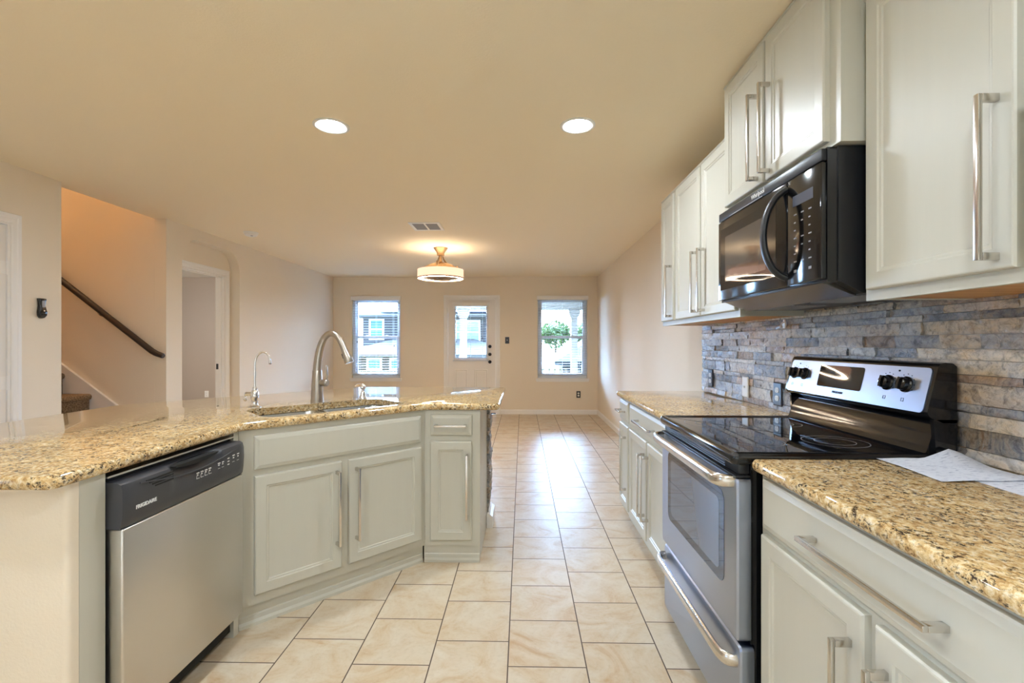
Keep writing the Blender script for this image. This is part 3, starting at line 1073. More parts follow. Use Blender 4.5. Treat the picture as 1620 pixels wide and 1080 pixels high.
x, y = dg(.525, .478)
r = thing('kitchen_faucet', 'tall brushed nickel pull-down faucet behind the island sink', 'faucet', (x, y, CT), -.16)
bm = nb(); lathe(bm, [(.036, 0), (.036, .006), (.035, .02), (.031, .10), (.0255, .185), (.024, .188), (0, .188)], 28)
obj('body', bm, M['faucet'], r)
bm = nb()
path = bez((0, 0, .188), (.012, 0, .36), (.055, 0, .405), (.095, 0, .402), 14) + bez((.095, 0, .402), (.135, 0, .398), (.155, 0, .35), (.168, 0, .32), 8)[1:]
rs = [.0235 - .006*min(1, k/12) for k in range(len(path))]
tube(bm, path, rs, 20)
obj('neck', bm, M['faucet'], r)
bm = nb()
d = Vector((.03, 0, -.07)).normalized()
p = path[-1]
tube(bm, [p, p+d*.02, p+d*.05, p+d*.088, p+d*.094], [.0175, .0185, .022, .0265, .024], 20)
h = obj('spray_head', bm, M['faucet'], r)
bm = nb(); q = p+d*.03 + Vector((-.0195, 0, -.008))
tube(bm, [q, q+d*.028], [.006, .007], 10); obj('spray_button', bm, M['darkgrey'], h)
bm = nb(); lathe(bm, [(.019, .020), (.019, .045), (.021, .048), (.021, .062), (.017, .068), (0, .069)], 20, (0, 0, .115), 'x')
lv = obj('lever', bm, M['faucet'], r)
bm = nb(); tube(bm, bez((.058, 0, .125), (.066, 0, .15), (.066, 0, .18), (.058, 0, .218), 10), [.010, .0105, .010, .0095, .009, .009, .0085, .0085, .008, .007, .004], 12, flat=.6)
obj('lever_arm', bm, M['faucet'], lv)

x, y = dg(.20, .505)
r = thing('filter_tap', 'slim chrome drinking water tap at the left end of the sink', 'faucet', (x, y, CT), .1)
bm = nb(); lathe(bm, [(.031, 0), (.031, .003), (.018, .010), (.014, .02), (.019, .045), (.021, .065), (.016, .088), (.0125, .092), (.0125, .105), (.009, .108), (0, .108)], 24)
obj('body', bm, M['chrome'], r)
bm = nb()
path = [(0, 0, .10), (0, 0, .17), (0, 0, .225)] + [tuple(v) for v in bez((0, 0, .225), (.0, 0, .31), (.075, 0, .325), (.080, 0, .245), 16)[1:]]
tube(bm, path, .0058, 12); lathe(bm, [(.0058, 0), (.0075, .003), (.0075, .014), (.0058, .017)], 12, (.0803, 0, .232))
obj('spout', bm, M['chrome'], r)
bm = nb()
tube(bm, [(-.012, 0, .07), (-.03, 0, .072), (-.045, 0, .072), (-.05, 0, .070)], [.010, .009, .011, .008], 12)
tube(bm, bez((-.045, 0, .072), (-.056, 0, .06), (-.05, 0, .045), (-.047, 0, .032), 8), [.006, .006, .0055, .005, .006, .008, .009, .008, .004], 12)
obj('lever', bm, M['chrome'], r)

x, y = dg(.80, .462)
r = thing('soap_dispenser', 'small chrome soap pump at the right end of the sink', 'soap dispenser', (x, y, CT), PI-.3)
bm = nb(); lathe(bm, [(.026, 0), (.026, .004), (.021, .012), (.018, .03), (.014, .046), (.010, .05), (.010, .062), (0, .062)], 24)
obj('base', bm, M['chrome'], r)
bm = nb(); lathe(bm, [(.010, .058), (.017, .062), (.019, .072), (.014, .084), (.006, .088), (0, .088)], 20)
tube(bm, bez((-.012, 0, .078), (.01, 0, .092), (.03, 0, .098), (.052, 0, .078), 10), [.009, .011, .011, .010, .009, .009, .008, .008, .007, .007, .006], 12)
obj('pump_head', bm, M['chrome'], r)

# ------------------------------------------------------------------ range (faces -x)
SX, SY = .705, 2.203
SWD = .762
r = thing('electric_range', 'stainless and black electric range with glass cooktop against the backsplash', 'stove', (SX, SY, 0), RZ)
bm = nb(); box(bm, .003, SWD-.003, .0, .60, .02, .90); box(bm, .003, SWD-.003, -.012, 0, .345, .90)
for fx in (.05, SWD-.05):
    for fy in (.05, .55): lathe(bm, [(.018, 0), (.018, .02)], 10, (fx, fy, 0))
obj('body', bm, M['black'], r, 30)
# cooktop: rim + glass
CTZ = .903
bm = nb()
o_ = rrect(-.0, SWD, -.068, .535, .022)
prof = [(.006, CTZ-.012), (0, CTZ-.004), (0, CTZ+.012), (.004, CTZ+.021), (.012, CTZ+.025), (.020, CTZ+.024), (.028, CTZ+.019)]
loft(bm, [[(x, y, z) for x, y in inset(o_, i)] for i, z in prof])
ck = obj('cooktop', bm, M['black'], r, 50)
bm = nb(); prism(bm, inset(o_, .0285), CTZ+.012, CTZ+.0195)
gl = obj('glass', bm, M['glassblack'], ck, 20)
for bx, by, br in ((.20, .10, .115), (.56, .10, .09), (.20, .38, .08), (.56, .37, .10)):
    for rr_ in (br, br*.62):
        n = 56
        bm = nb()
        loft(bm, [[(bx+q*math.cos(2*PI*k/n), by+q*math.sin(2*PI*k/n), CTZ+.0199) for k in range(n)] for q in (rr_, rr_-.002)], (False, False))
        obj('burner_ring', bm, M['greyprint'], gl, 0)
# front vent strip under the cooktop
bm = nb(); box(bm, .01, SWD-.01, -.045, -.012, .859, .892, .004)
vs = obj('vent_strip', bm, M['blacksatin'], r)
bm = nb()
for k in range(4): box(bm, .05, SWD-.10, -.0485, -.044, 0.8615+.0075*k, .8655+.0075*k, .001)
obj('louvre', bm, M['darkgrey'], vs, 0)
# oven door
bm = nb()
pr = [(0, 0), (0, .036), (.004, .042), (.010, .044)]
rings = [[(x, -.012-d, z) for x, z in rrect(.0+i, SWD-i, .352+i, .850-i, .014)] for i, d in pr]
loft(bm, rings, (True, True))
dr = obj('oven_door', bm, M['steelrange'], r, 30)
bm = nb(); box(bm, .002, SWD-.002, -.058, -.012, .8505, .858, .003)
obj('door_top_cap', bm, M['blacksatin'], dr)
bm = nb(); prism(bm, [(x, z) for x, z in rrect(.095, SWD-.085, .485, .785, .035)], -.0572, -.055, 'xz')
wn = obj('oven_window', bm, M['ovenglass'], dr, 20)
bm = nb(); prism(bm, [(x, z) for x, z in rrect(.135, SWD-.125, .515, .752, .02)], -.0576, -.0571, 'xz')
obj('inner_glass', bm, M['ovenglass2'], wn, 20)
def bow(bm, x0, x1, y0, out, z, rz_, ry_, end=.09):
    pts = bez((x0, y0, z), (x0-.002, y0-out*1.0, z), (x0+end*.4, y0-out, z), (x0+end, y0-out, z), 8)
    pts += bez((x1-end, y0-out, z), (x1-end*.4, y0-out, z), (x1+.002, y0-out, z), (x1, y0, z), 8)
    tube(bm, pts, rz_, 14, flat=ry_/rz_, up=(0, 0, 1))
bm = nb(); bow(bm, .022, SWD-.022, -.052, .052, .836, .011, .020)
obj('handle', bm, M['nickel'], dr)
# storage drawer
bm = nb()
rings = [[(x, -.002-d, z) for x, z in rrect(.0+i, SWD-i, .045+i, .335-i, .014)] for i, d in pr]
loft(bm, rings)
sdw = obj('storage_drawer', bm, M['steelrange'], r, 30)
bm = nb(); bow(bm, .02, SWD-.02, -.042, .045, .285, .011, .020)
obj('handle', bm, M['nickel'], sdw)
# backguard: lower curved black apron and tilted control panel
bm = nb()
sec = [(.50, CTZ+.020), (.512, CTZ+.020), (.520, CTZ+.03), (.530, CTZ+.06), (.545, CTZ+.11), (.552, CTZ+.118), (.60, CTZ+.12), (.60, CTZ), (.50, CTZ)]
prism(bm, sec, .012, SWD-.012, 'yz')
obj('back_apron', bm, M['black'], r, 50)
bm = nb()
sec = [(.525, 1.035), (.518, 1.040), (.512, 1.052), (.545, 1.190), (.552, 1.198), (.565, 1.202), (.588, 1.200), (.600, 1.190), (.600, 1.02), (.56, 1.02)]
nx = 8
prism(bm, rpoly(sec, .004, 3), .0, SWD, 'yz')
bgd = obj('backguard', bm, M['black'], r, 40)
# side cheeks down to the counter
for a, b in ((.0, .012), (SWD-.012, SWD)):
    bm = nb(); prism(bm, [(.54, .905), (.60, .905), (.60, 1.03), (.53, 1.03)], a, b, 'yz')
    obj('side_cheek', bm, M['black'], bgd, 0)
TL = math.atan2(.033, .138)
def pan(x, s, out=0):   # point on the tilted panel: s along the slope from the bottom edge
    return (x, .512+s*math.sin(TL)-out*math.cos(TL), 1.052+s*math.cos(TL)+out*math.sin(TL))
def pan_prism(bm, poly, o0, o1, mi=0):
    loft(bm, [[pan(x, s, o0) for x, s in poly], [pan(x, s, o1) for x, s in poly]], mi=mi)
bm = nb(); pan_prism(bm, rrect(.014, SWD-.014, -.004, .136, .014), .0002, .0028)
for kx in (.050, .122, .588, .664):
    for a in range(-4, 5):
        t = PI/2+a*.52
        px_, ps_ = kx+.032*math.cos(t), .078+.034*math.sin(t)
        pan_prism(bm, [(px_-.0022, ps_-.0012), (px_+.0022, ps_-.0012), (px_+.0022, ps_+.0012), (px_-.0022, ps_+.0012)], .0026, .0034, 1)
    pan_prism(bm, [(kx-.006, .022), (kx+.005, .022), (kx+.005, .0235), (kx-.006, .0235)], .0026, .0034, 1)
    pan_prism(bm, [(kx-.006, .022), (kx-.0048, .022), (kx-.0048, .033), (kx-.006, .033)], .0026, .0034, 1)
    pan_prism(bm, [(kx+.004, .022), (kx+.005, .022), (kx+.005, .033), (kx+.004, .033)], .0026, .0034, 1)
    pan_prism(bm, [(kx-.006, .032), (kx+.005, .032), (kx+.005, .033), (kx-.006, .033)], .0026, .0034, 1)
for kx in (.075, .627): pan_prism(bm, rrect(kx-.004, kx+.004, .118, .124, .002), .0026, .0034, 1)
ps = obj('control_panel', bm, [M['steelrange'], M['darkprint']], bgd, 20)
bm = nb(); pan_prism(bm, rrect(.222, .472, .034, .122, .008), .0028, .0042)
obj('display', bm, M['glassblack'], ps, 20)
for kx in (.050, .122, .588, .664):
    bm = nb()
    R = []
    for rr_, o in ((.026, .0028), (.026, .006), (.0215, .009), (.020, .022), (.017, .024), (.0, .024)):
        R.append([pan(kx+max(rr_, .0002)*math.cos(2*PI*k/24), .078+max(rr_, .0002)*math.sin(2*PI*k/24), o) for k in range(24)])
    loft(bm, R)
    pan_prism(bm, rrect(kx-.004, kx+.004, .059, .097, .003), .022, .031)
    obj('knob', bm, M['black'], ps)
text('logo', 'FRIGIDAIRE', .0125, M['darkprint'], ps, Matrix.Translation(pan(.355, .018, .0034)) @ Matrix.Rotation(PI/2-TL, 4, 'X'), .0003)

# ------------------------------------------------------------------ microwave (faces -x)
MX, MY, MW = .925, 2.203, .760
r = thing('microwave', 'black over-the-range microwave hung under the short wall cabinet', 'microwave', (MX, MY, 0), RZ)
DM = XR-MX-.025
bm = nb()
prism(bm, [(.030, 1.452), (.105, 1.412), (DM, 1.412), (DM, 1.858), (.030, 1.858)], .004, MW, 'yz')
obj('body', bm, M['blacksatin'], r, 0)
bm = nb(); prism(bm, [(.0, 1.447), (.030, 1.447), (.030, 1.856), (.0, 1.856)], .0, MW-.004, 'yz')
fp = obj('front_panel', bm, M['black'], r, 0)
# bottom: sloped lip with grilles and lamp lens
bm = nb(); prism(bm, [(.002, 1.4465), (.030, 1.4465), (.030, 1.4515), (.1045, 1.4113), (.102, 1.406)], .03, MW-.03, 'yz')
obj('bottom_lip', bm, mat('dark steel', lin(128, 124, 120), .25, 1), r, 0)
bm = nb()
for gx in (.06, .44):
    for k in range(12): box(bm, gx, gx+.26, .14+.012*k, .146+.012*k, 1.4085, 1.4115)
obj('grille', bm, M['greyprint'], r, 0)
# door, window, control panel
bm = nb(); box(bm, .006, .568, -.018, .0, 1.456, 1.812, .004, 2)
dm = obj('door', bm, M['black'], r)
bm = nb(); box(bm, .03, .50, -.0187, -.0178, 1.50, 1.775, .0003, 1)
obj('window', bm, M['ovenglass'], dm, 0)
bm = nb(); box(bm, .08, .43, -.0191, -.0186, 1.535, 1.735, .0002, 1)
obj('window_screen', bm, mat('microwave screen', lin(74, 70, 68), .06, spec=1), dm, 0)
bm = nb(); box(bm, .573, MW-.006, -.018, .0, 1.456, 1.812, .004, 2)
for i in range(3):
    for j in range(7):
        if j in (2, 5) and i == 1: continue
        box(bm, .612+.04*i, .612+.04*i+(.010 if j % 3 else .015), -.0186, -.0175, 1.685-.026*j, 1.689-.026*j, mi=1)
for i in range(2): box(bm, .612+.08*i, .626+.08*i, -.0186, -.0175, 1.495, 1.504, mi=1)
cp = obj('control_panel', bm, [M['black'], M['greyprint']], r)
bm = nb(); box(bm, .006, MW-.006, -.016, .0, 1.816, 1.853, .003, 2)
obj('top_grille', bm, M['blacksatin'], r)
bm = nb(); box(bm, .12, .40, -.0172, -.0155, 1.8165, 1.820)
obj('trim_line', bm, M['greyprint'], r, 0)
bm = nb(); box(bm, .605, .715, -.0186, -.0175, 1.715, 1.75)
obj('display', bm, mat('grey display', lin(90, 96, 112), .1), cp, 0)
text('logo', 'Whirlpool', .024, M['whiteprint'], r, face_mw(.365, -.0164, 1.836), .0004, .0003)
bm = nb()
pts = bez((.560, -.012, 1.790), (.530, -.105, 1.75), (.530, -.105, 1.515), (.560, -.012, 1.484), 20)
tube(bm, pts, [.011]*21, 14, flat=1.6, up=(1, 0, 0))
obj('handle', bm, M['blacksatin'], dm)

# ------------------------------------------------------------------ plates and outlets
def plate(name, label, cat, loc, rz, col, kind, w=.072, h=.117, slotm=None):
    r = thing(name, label, cat, loc, rz)
    bm = nb(); panel_slab(bm, -w/2, w/2, -h/2, h/2, [(0, 0), (0, .003), (.005, .006)])
    obj('cover_plate', bm, col, r, 20)
    sm = slotm or M['whiteplastic']
    if kind == 'outlet':
        for z in (-.021, .021):
            bm = nb(); prism(bm, [(x, zz+z) for x, zz in rrect(-.017, .017, -.014, .014, .011)], -.0085, -.0055, 'xz')
            s = obj('socket', bm, sm, r, 20)
            bm = nb(); box(bm, -.008, -.0055, -.0089, -.0083, z-.003, z+.006); box(bm, .0055, .008, -.0089, -.0083, z-.003, z+.006); lathe(bm, [(.0025, .0083), (.0025, .0089)], 8, (0, 0, z-.008), 'y')
            obj('slot', bm, M['blackmatte'], s, 0)
    elif kind == 'switch':
        bm = nb(); box(bm, -.006, .006, -.016, -.005, -.004, .012, .002)
        obj('toggle', bm, M['whiteplastic'], r)
    elif kind == 'jack':
        bm = nb(); lathe(bm, [(.006, .005), (.006, .012), (.003, .012), (.003, .0125), (0, .0125)], 12, (0, 0, 0), 'y')
        obj('jack', bm, M['nickel'], r)
    return r
PX = XR-.024
plate('outlet', 'dark outlet plate on the backsplash farthest from the range', 'outlet', (PX, 3.30, 1.02), RZ, M['blackplate'], 'outlet', .074, .12)
plate('jack_plate', 'white jack plate on the backsplash between two dark outlets', 'wall plate', (PX, 2.79, 1.005), RZ, M['whiteplastic'], 'jack', .074, .12)
plate('outlet', 'dark outlet plate on the backsplash right beside the range', 'outlet', (PX, 2.44, 1.0), RZ, M['blackplate'], 'outlet', .080, .12)
plate('light_switch', 'dark switch plate on the back wall beside the door', 'switch', (-.27, YB, 1.315), 0, M['blackplate'], 'switch')
plate('outlet', 'dark outlet low on the back wall under the window', 'outlet', (.995, YB, .355), 0, M['blackplate'], 'outlet')
plate('outlet', 'white outlet on the taupe bedroom wall seen through the doorway', 'outlet', (-5.70, YB, .345), 0, M['whiteplastic'], 'outlet')

# small handset on the left wall
r = thing('wall_handset', 'small dark glossy handset mounted on the wall beside the stairs', 'handset', (XL, 3.236, 1.435), PI/2)
bm = nb()
rings = []
for z, w, dd in ((0, .006, .012), (.006, .018, .022), (.022, .027, .030), (.045, .029, .032), (.07, .024, .028), (.09, .021, .025), (.12, .023, .026), (.134, .026, .028), (.14, .025, .026), (.141, .01, .016)):
    rings.append([(x, y-.002, z) for x, y in rrect(-w, w, -dd, 0, min(w, dd/2)*.7, 4)])
loft(bm, rings)
obj('shell', bm, M['black'], r, 60)
bm = nb(); prism(bm, [(x, z) for x, z in rrect(-.010, .012, .078, .125, .004)], -.030, -.024, 'xz')
obj('screen', bm, M['greyprint'], r)

# small clear hook ornament under the cabinet
r = thing('adhesive_hook', 'small clear adhesive hook on the stone under the wall cabinet', 'hook', (XR-.026, 2.375, 1.335), RZ)
bm = nb(); prism(bm, [(-.010, 0), (.010, 0), (.014, .02), (.008, .042), (-.004, .046), (-.013, .018)], -.006, 0, 'xz')
obj('backing', bm, M['whiteplastic'], r)
bm = nb(); tube(bm, bez((0, -.005, .03), (0, -.02, .03), (0, -.022, .008), (0, -.012, .006), 8), .004, 8)
obj('hook_arm', bm, M['whiteplastic'], r)

# papers on the near counter
def paper(label, corners, lift, z0):
    bm = nb()
    n = 14
    a, b, c_, d_ = [Vector((*q, 0)) for q in corners]
    g = []
    for j in range(n+1):
        row = []
        for i in range(n+1):
            s, t = i/n, j/n
            p = (a*(1-s)+b*s)*(1-t) + (d_*(1-s)+c_*s)*t
            row.append((p.x, p.y, z0+max(0, lift(s, t))))
        g.append(row)
    top = [[bm.verts.new((x, y, z+.0006)) for x, y, z in row] for row in g]
    bot = [[bm.verts.new(p) for p in row] for row in g]
    for j in range(n):
        for i in range(n):
            bm.faces.new((top[j][i], top[j][i+1], top[j+1][i+1], top[j+1][i]))
            bm.faces.new((bot[j][i], bot[j+1][i], bot[j+1][i+1], bot[j][i+1]))
    ring = [(0, i) for i in range(n)] + [(j, n) for j in range(n)] + [(n, i) for i in range(n, 0, -1)] + [(j, 0) for j in range(n, 0, -1)]
    for k in range(len(ring)):
        (j1, i1), (j2, i2) = ring[k], ring[(k+1) % len(ring)]
        bm.faces.new((bot[j1][i1], bot[j2][i2], top[j2][i2], top[j1][i1]))
    return tag(obj('paper', bm, M['paper'], None, 60), label, 'paper', 'papers on the near counter')
paper('printed sheet with one raised back corner on the near granite counter', [(1.04, 1.19), (1.285, 1.20), (1.30, 1.425), (1.055, 1.425)],
      lambda s, t: .001+.028*max(0, 1-abs(s-.86)/.32)*max(0, (t-.55)/.45)**1.3 + .002*math.sin(5*s+3*t)**2, CT+.0012)
paper('printed sheet lying half under the folded one against the stone', [(1.13, 1.03), (1.30, 1.03), (1.305, 1.26), (1.135, 1.24)], lambda s, t: .0, CT+.0004)

# ------------------------------------------------------------------ ceiling fittings
def downlight(label, x, y):
    r = thing('recessed_light', label, 'ceiling light', (x, y, ZC), 0, 'recessed ceiling lights')
    bm = nb()
    n = 48
    prof = [(.095, -.0005), (.095, -.004), (.090, -.006), (.078, -.006), (.070, -.001), (.0665, -.0005)]
    loft(bm, [[(rr_*math.cos(2*PI*k/n), rr_*math.sin(2*PI*k/n), z) for k in range(n)] for rr_, z in prof], (False, False))
    obj('trim_ring', bm, M['whiteplastic'], r, 40, recalc=False)
    bm = nb(); lathe(bm, [(.0675, -.0035), (.0675, -.001)], 48)
    obj('lens', bm, M['lens'], r)
    return r
downlight('round recessed light in the ceiling above the sink side', -1.045, 2.55)
downlight('round recessed light in the ceiling on the range side', .302, 2.575)
downlight('added unseen recessed light in the ceiling behind the dishwasher, over the near floor', -1.045, .75)  # this and the next two are unseen lamps added to light the room
downlight('added unseen recessed light in the ceiling over the near counter aisle', .302, .05)
downlight('added unseen recessed light in the ceiling at the rear, dishwasher side', -1.045, -1.6)

r = thing('ceiling_vent', 'white ceiling air register with two grilles', 'vent', (-.972, 4.76, ZC))
bm = nb()
for a, b, c_, d_ in ((-.155, .155, -.16, -.125), (-.155, .155, .125, .16), (-.155, -.125, -.125, .125), (.125, .155, -.125, .125), (-.009, .009, -.125, .125)):
    box(bm, a, b, c_, d_, -.007, 0, .0015)
obj('frame', bm, M['whiteplastic'], r)
bm = nb()
for gx in (-.125, .009):
    for k in range(11):
        y0 = -.12+.022*k
        prism(bm, [(y0, -.001), (y0+.003, -.001), (y0+.018, -.006), (y0+.015, -.006)], gx, gx+.116, 'yz')
obj('grille', bm, M['greyprint'], r, 0)

r = thing('smoke_detector', 'white round smoke detector on the ceiling near the arch', 'smoke detector', (-2.91, 4.98, ZC))
bm = nb(); lathe(bm, [(.072, 0), (.072, -.012), (.066, -.014), (.066, -.018), (.060, -.034), (.045, -.040), (0, -.041)], 32)
obj('housing', bm, M['whiteplastic'], r)
bm = nb(); lathe(bm, [(.012, -.040), (.012, -.043), (0, -.0435)], 16, (.02, -.02, 0)); obj('test_button', bm, M['greyprint'], r)

# fan light
FYY = 5.85
r = thing('fan_light', 'drum ceiling fan light with warm lit shade near the back wall', 'ceiling light', (-1.02, FYY, ZC))
bm = nb(); lathe(bm, [(.088, 0), (.088, -.006), (.078, -.02), (.055, -.05), (.045, -.075), (.047, -.082), (.047, -.095), (.035, -.104), (.018, -.108), (0, -.108)], 32)
obj('canopy', bm, M['fannickel'], r)
bm = nb(); lathe(bm, [(.012, -.10), (.014, -.13), (.018, -.155), (.03, -.178), (.045, -.186), (.08, -.192), (.14, -.208), (.185, -.232), (.205, -.255), (.215, -.278)], 40, caps=(True, True))
obj('dome', bm, M['fannickel'], r, 60)
for k in range(3):
    a = math.radians((40, 140, 270)[k])
    ca, sa = math.cos(a), math.sin(a)
    bm = nb()
    pts = bez((.03, 0, -.105), (.06, 0, -.19), (.15, 0, -.225), (.235, 0, -.245), 12)
    tube(bm, [(p.x*ca, p.x*sa, p.z) for p in pts], .0085, 8)
    tube(bm, [(.24*ca, .24*sa, -.20), (.24*ca, .24*sa, -.27)], .013, 10)
    obj('arm', bm, M['fannickel'], r)
bm = nb()
n = 64
loft(bm, [[(rr_*math.cos(2*PI*k/n), rr_*math.sin(2*PI*k/n), z) for k in range(n)] for rr_, z in ((.272, -.274), (.284, -.274), (.285, -.375), (.273, -.375))], (False, False))
obj('shade', bm, M['shade'], r, 40)
bm = nb()
loft(bm, [[(rr_*math.cos(2*PI*k/n), rr_*math.sin(2*PI*k/n), z) for k in range(n)] for rr_, z in ((.286, -.372), (.287, -.384), (.278, -.386), (.276, -.375))], (False, False))
obj('rim', bm, M['fannickel'], r, 40)
bm = nb()
loft(bm, [[(rr_*math.cos(2*PI*k/n), rr_*math.sin(2*PI*k/n), z) for k in range(n)] for rr_, z in ((.275, -.380), (.238, -.384), (.238, -.378), (.275, -.376))], (False, False))
obj('diffuser_ring', bm, M['diffuser'], r, 40)
bm = nb()
loft(bm, [[(rr_*math.cos(2*PI*k/n), rr_*math.sin(2*PI*k/n), z) for k in range(n)] for rr_, z in ((.271, -.276), (.222, -.276))], (False, False))
obj('top_diffuser', bm, M['updiffuser'], r, 0)
bm = nb()
lathe(bm, [(.237, -.372), (.237, -.374)], 48)
obj('fan_housing', bm, M['darkgrey'], r)
bm = nb()
for rr_ in (.234, .17, .10, .05):
    tube(bm, [(rr_*math.cos(2*PI*k/32), rr_*math.sin(2*PI*k/32), -.380) for k in range(33)], .0035, 6)
for k in range(12):
    a = 2*PI*k/12
    tube(bm, [(.05*math.cos(a), .05*math.sin(a), -.38), (.12*math.cos(a+.35), .12*math.sin(a+.35), -.382), (.234*math.cos(a), .234*math.sin(a), -.38)], .003, 6)
obj('scroll_grille', bm, M['fannickel'], r)
# ------------------------------------------------------------------ stairs
RISE, RUN = .195, .262
r = thing('staircase', 'brown carpeted staircase climbing away behind the left wall opening', 'stairs', (XL-.02, 3.903, 0))
for k in range(1, 14):
    x1 = -.713+.262*4 - RUN*k + .03
    z = RISE*k
    bm = nb()
    x0 = x1-RUN-.03
    sec = [(x0, z-RISE), (x1-.025, z-RISE), (x1-.025, z-.055), (x1-.008, z-.05), (x1, z-.028), (x1-.006, z-.008), (x1-.022, z), (x0, z)]
    prism(bm, rpoly(sec, .006, 3), -.505, .488, 'xz')
    obj('step', bm, M['carpet'], r, 40)
sl = .73
bm = nb()
xa, xb = XL-.005, -6.6
zt = lambda x: 1.084+(-4.454-x)*sl
prism(bm, [(xa, max(zt(xa)-.45, 0)), (xa, zt(xa)), (xb, zt(xb)), (xb, zt(xb)-.45)], 4.394, 4.4125, 'xz')
prism(bm, [(xa, zt(xa)), (xa, zt(xa)+.022), (xb, zt(xb)+.022), (xb, zt(xb))], 4.388, 4.4125, 'xz')
struct('trim_3', bm, M['trim'], smooth=0)

r = thing('handrail', 'dark wooden handrail on the stairwell wall', 'handrail', (-3.5, 4.413, 1.2))
bm = nb()
P0 = Vector((-.0+.02, -.065, .0)); sl2 = .766
tube(bm, [(-3.0, -.065, sl2*3.0), (.02, -.065, .0-.015)], .027, 16, up=(0, 1, 0))
tube(bm, [(.015, -.065, -.012), (.06, -.065, -.036), (.122, -.065, -.058), (.128, -.065, -.060)], [.027, .026, .024, .018], 16, up=(0, 1, 0))
obj('rail', bm, M['bronze'], r)
for xx in (-.50, -.42, -1.9):
    if xx == -.42: continue
    bm = nb()
    zz = -xx*sl2
    tube(bm, bez((xx, -.065, zz-.025), (xx, -.065, zz-.06), (xx+.02, -.03, zz-.07), (xx+.03, -.002, zz-.07), 8), .006, 8)
    lathe(bm, [(.022, .0005), (.022, .004), (.012, .007)], 16, (xx+.03, 0, zz-.07), 'y')
    obj('bracket', bm, M['nickel'], r)

# unseen lamps: the stairwell's follows its warm glow, the bedroom's is added fill
def flush(label, loc, col, strength, rad=.16):
    r = thing('flush_light', label, 'ceiling light', loc)
    bm = nb(); lathe(bm, [(rad+.01, 0), (rad+.01, -.02), (rad, -.022)], 32); obj('pan', bm, M['fannickel'], r)
    bm = nb(); lathe(bm, [(rad, -.02), (rad*.95, -.05), (rad*.7, -.08), (rad*.3, -.095), (0, -.098)], 32); obj('globe', bm, emit('lit globe', col, strength), r)
flush('round flush light on the high stairwell ceiling', (-5.6, 3.9, 5.0), (1, .72, .44), 92)
flush('added unseen flush light on the bedroom ceiling', (-5.2, 6.4, ZC), (.92, .96, 1), 105)

# ------------------------------------------------------------------ outside
GZ = -1.9
bm = nb(); prism(bm, [(8.52, -.10), (12.0, -.16), (17, GZ), (60, GZ), (60, GZ-.3), (8.52, GZ-.3)], -30, 25, 'yz')
box(bm, -30, XL-WT-.02, -12, 3.2, -.3, -.15)
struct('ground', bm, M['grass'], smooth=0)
bm = nb(); box(bm, -7.0, 2.4, 8.53, 12.2, -.14, -.05); box(bm, -9.5, XL-WT-.02, -5, 2.6, -.14, -.05)  # back slab widened and unseen side slab added to bounce daylight indoors
struct('patio_bounce_slab', bm, M['concrete'], smooth=0)
r = thing('patio_cover', 'tan patio cover with beam and two square posts outside the back door', 'patio cover', (0, 11.3, 0))
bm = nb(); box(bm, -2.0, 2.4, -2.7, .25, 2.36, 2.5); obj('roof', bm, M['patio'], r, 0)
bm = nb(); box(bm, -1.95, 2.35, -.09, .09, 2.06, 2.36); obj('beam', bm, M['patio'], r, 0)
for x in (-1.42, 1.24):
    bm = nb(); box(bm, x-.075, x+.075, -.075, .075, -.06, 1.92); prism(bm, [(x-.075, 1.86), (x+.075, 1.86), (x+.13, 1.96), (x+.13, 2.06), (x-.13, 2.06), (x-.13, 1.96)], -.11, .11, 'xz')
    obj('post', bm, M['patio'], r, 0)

def picket(label, x0, x1, y, zb, zt_, m, w=.14, gap=.008, post=False):
    r = thing('fence', label, 'fence', (x0, y, zb))
    bm = nb(); x = 0
    while x < x1-x0:
        box(bm, x, x+w-gap, -.01, .01, 0, zt_-zb); x += w
    obj('pickets', bm, m, r, 0)
    bm = nb()
    for z in (.3, (zt_-zb)-.3): box(bm, 0, x1-x0, .01, .05, z, z+.09)
    obj('rails', bm, m, r, 0)
    return r
picket('tan wooden fence below the two-storey house', -14, 0.2, 16.8, GZ+.02, .27, M['fence'])
picket('gapped wooden fence in front of the low house', .3, 9, 16.0, GZ+.3, .42, M['fence'], .19, .11)

def hip(bm, x0, x1, y0, y1, z0, z1, ov=.45, t=.18):
    a = (x0-ov, y0-ov); b = (x1+ov, y1+ov)
    w = min(b[0]-a[0], b[1]-a[1])/2
    base_ = [(a[0], a[1], z0), (b[0], a[1], z0), (b[0], b[1], z0), (a[0], b[1], z0)]
    low = [(x, y, z-t) for x, y, z in base_]
    if b[0]-a[0] >= b[1]-a[1]:
        r0 = (a[0]+w, (a[1]+b[1])/2, z1); r1 = (b[0]-w, (a[1]+b[1])/2, z1)
    else:
        r0 = ((a[0]+b[0])/2, a[1]+w, z1); r1 = ((a[0]+b[0])/2, b[1]-w, z1)
    V = [bm.verts.new(p) for p in low+base_+[r0, r1]]
    for i in range(4):
        j = (i+1) % 4
        bm.faces.new((V[i], V[j], V[4+j], V[4+i]))
    bm.faces.new(V[3::-1])
    if b[0]-a[0] >= b[1]-a[1]:
        F = ((4, 5, 9, 8), (5, 6, 9), (6, 7, 8, 9), (7, 4, 8))
    else:
        F = ((4, 5, 8), (5, 6, 9, 8), (6, 7, 9), (7, 4, 8, 9))
    for f in F: bm.faces.new([V[i] for i in f])

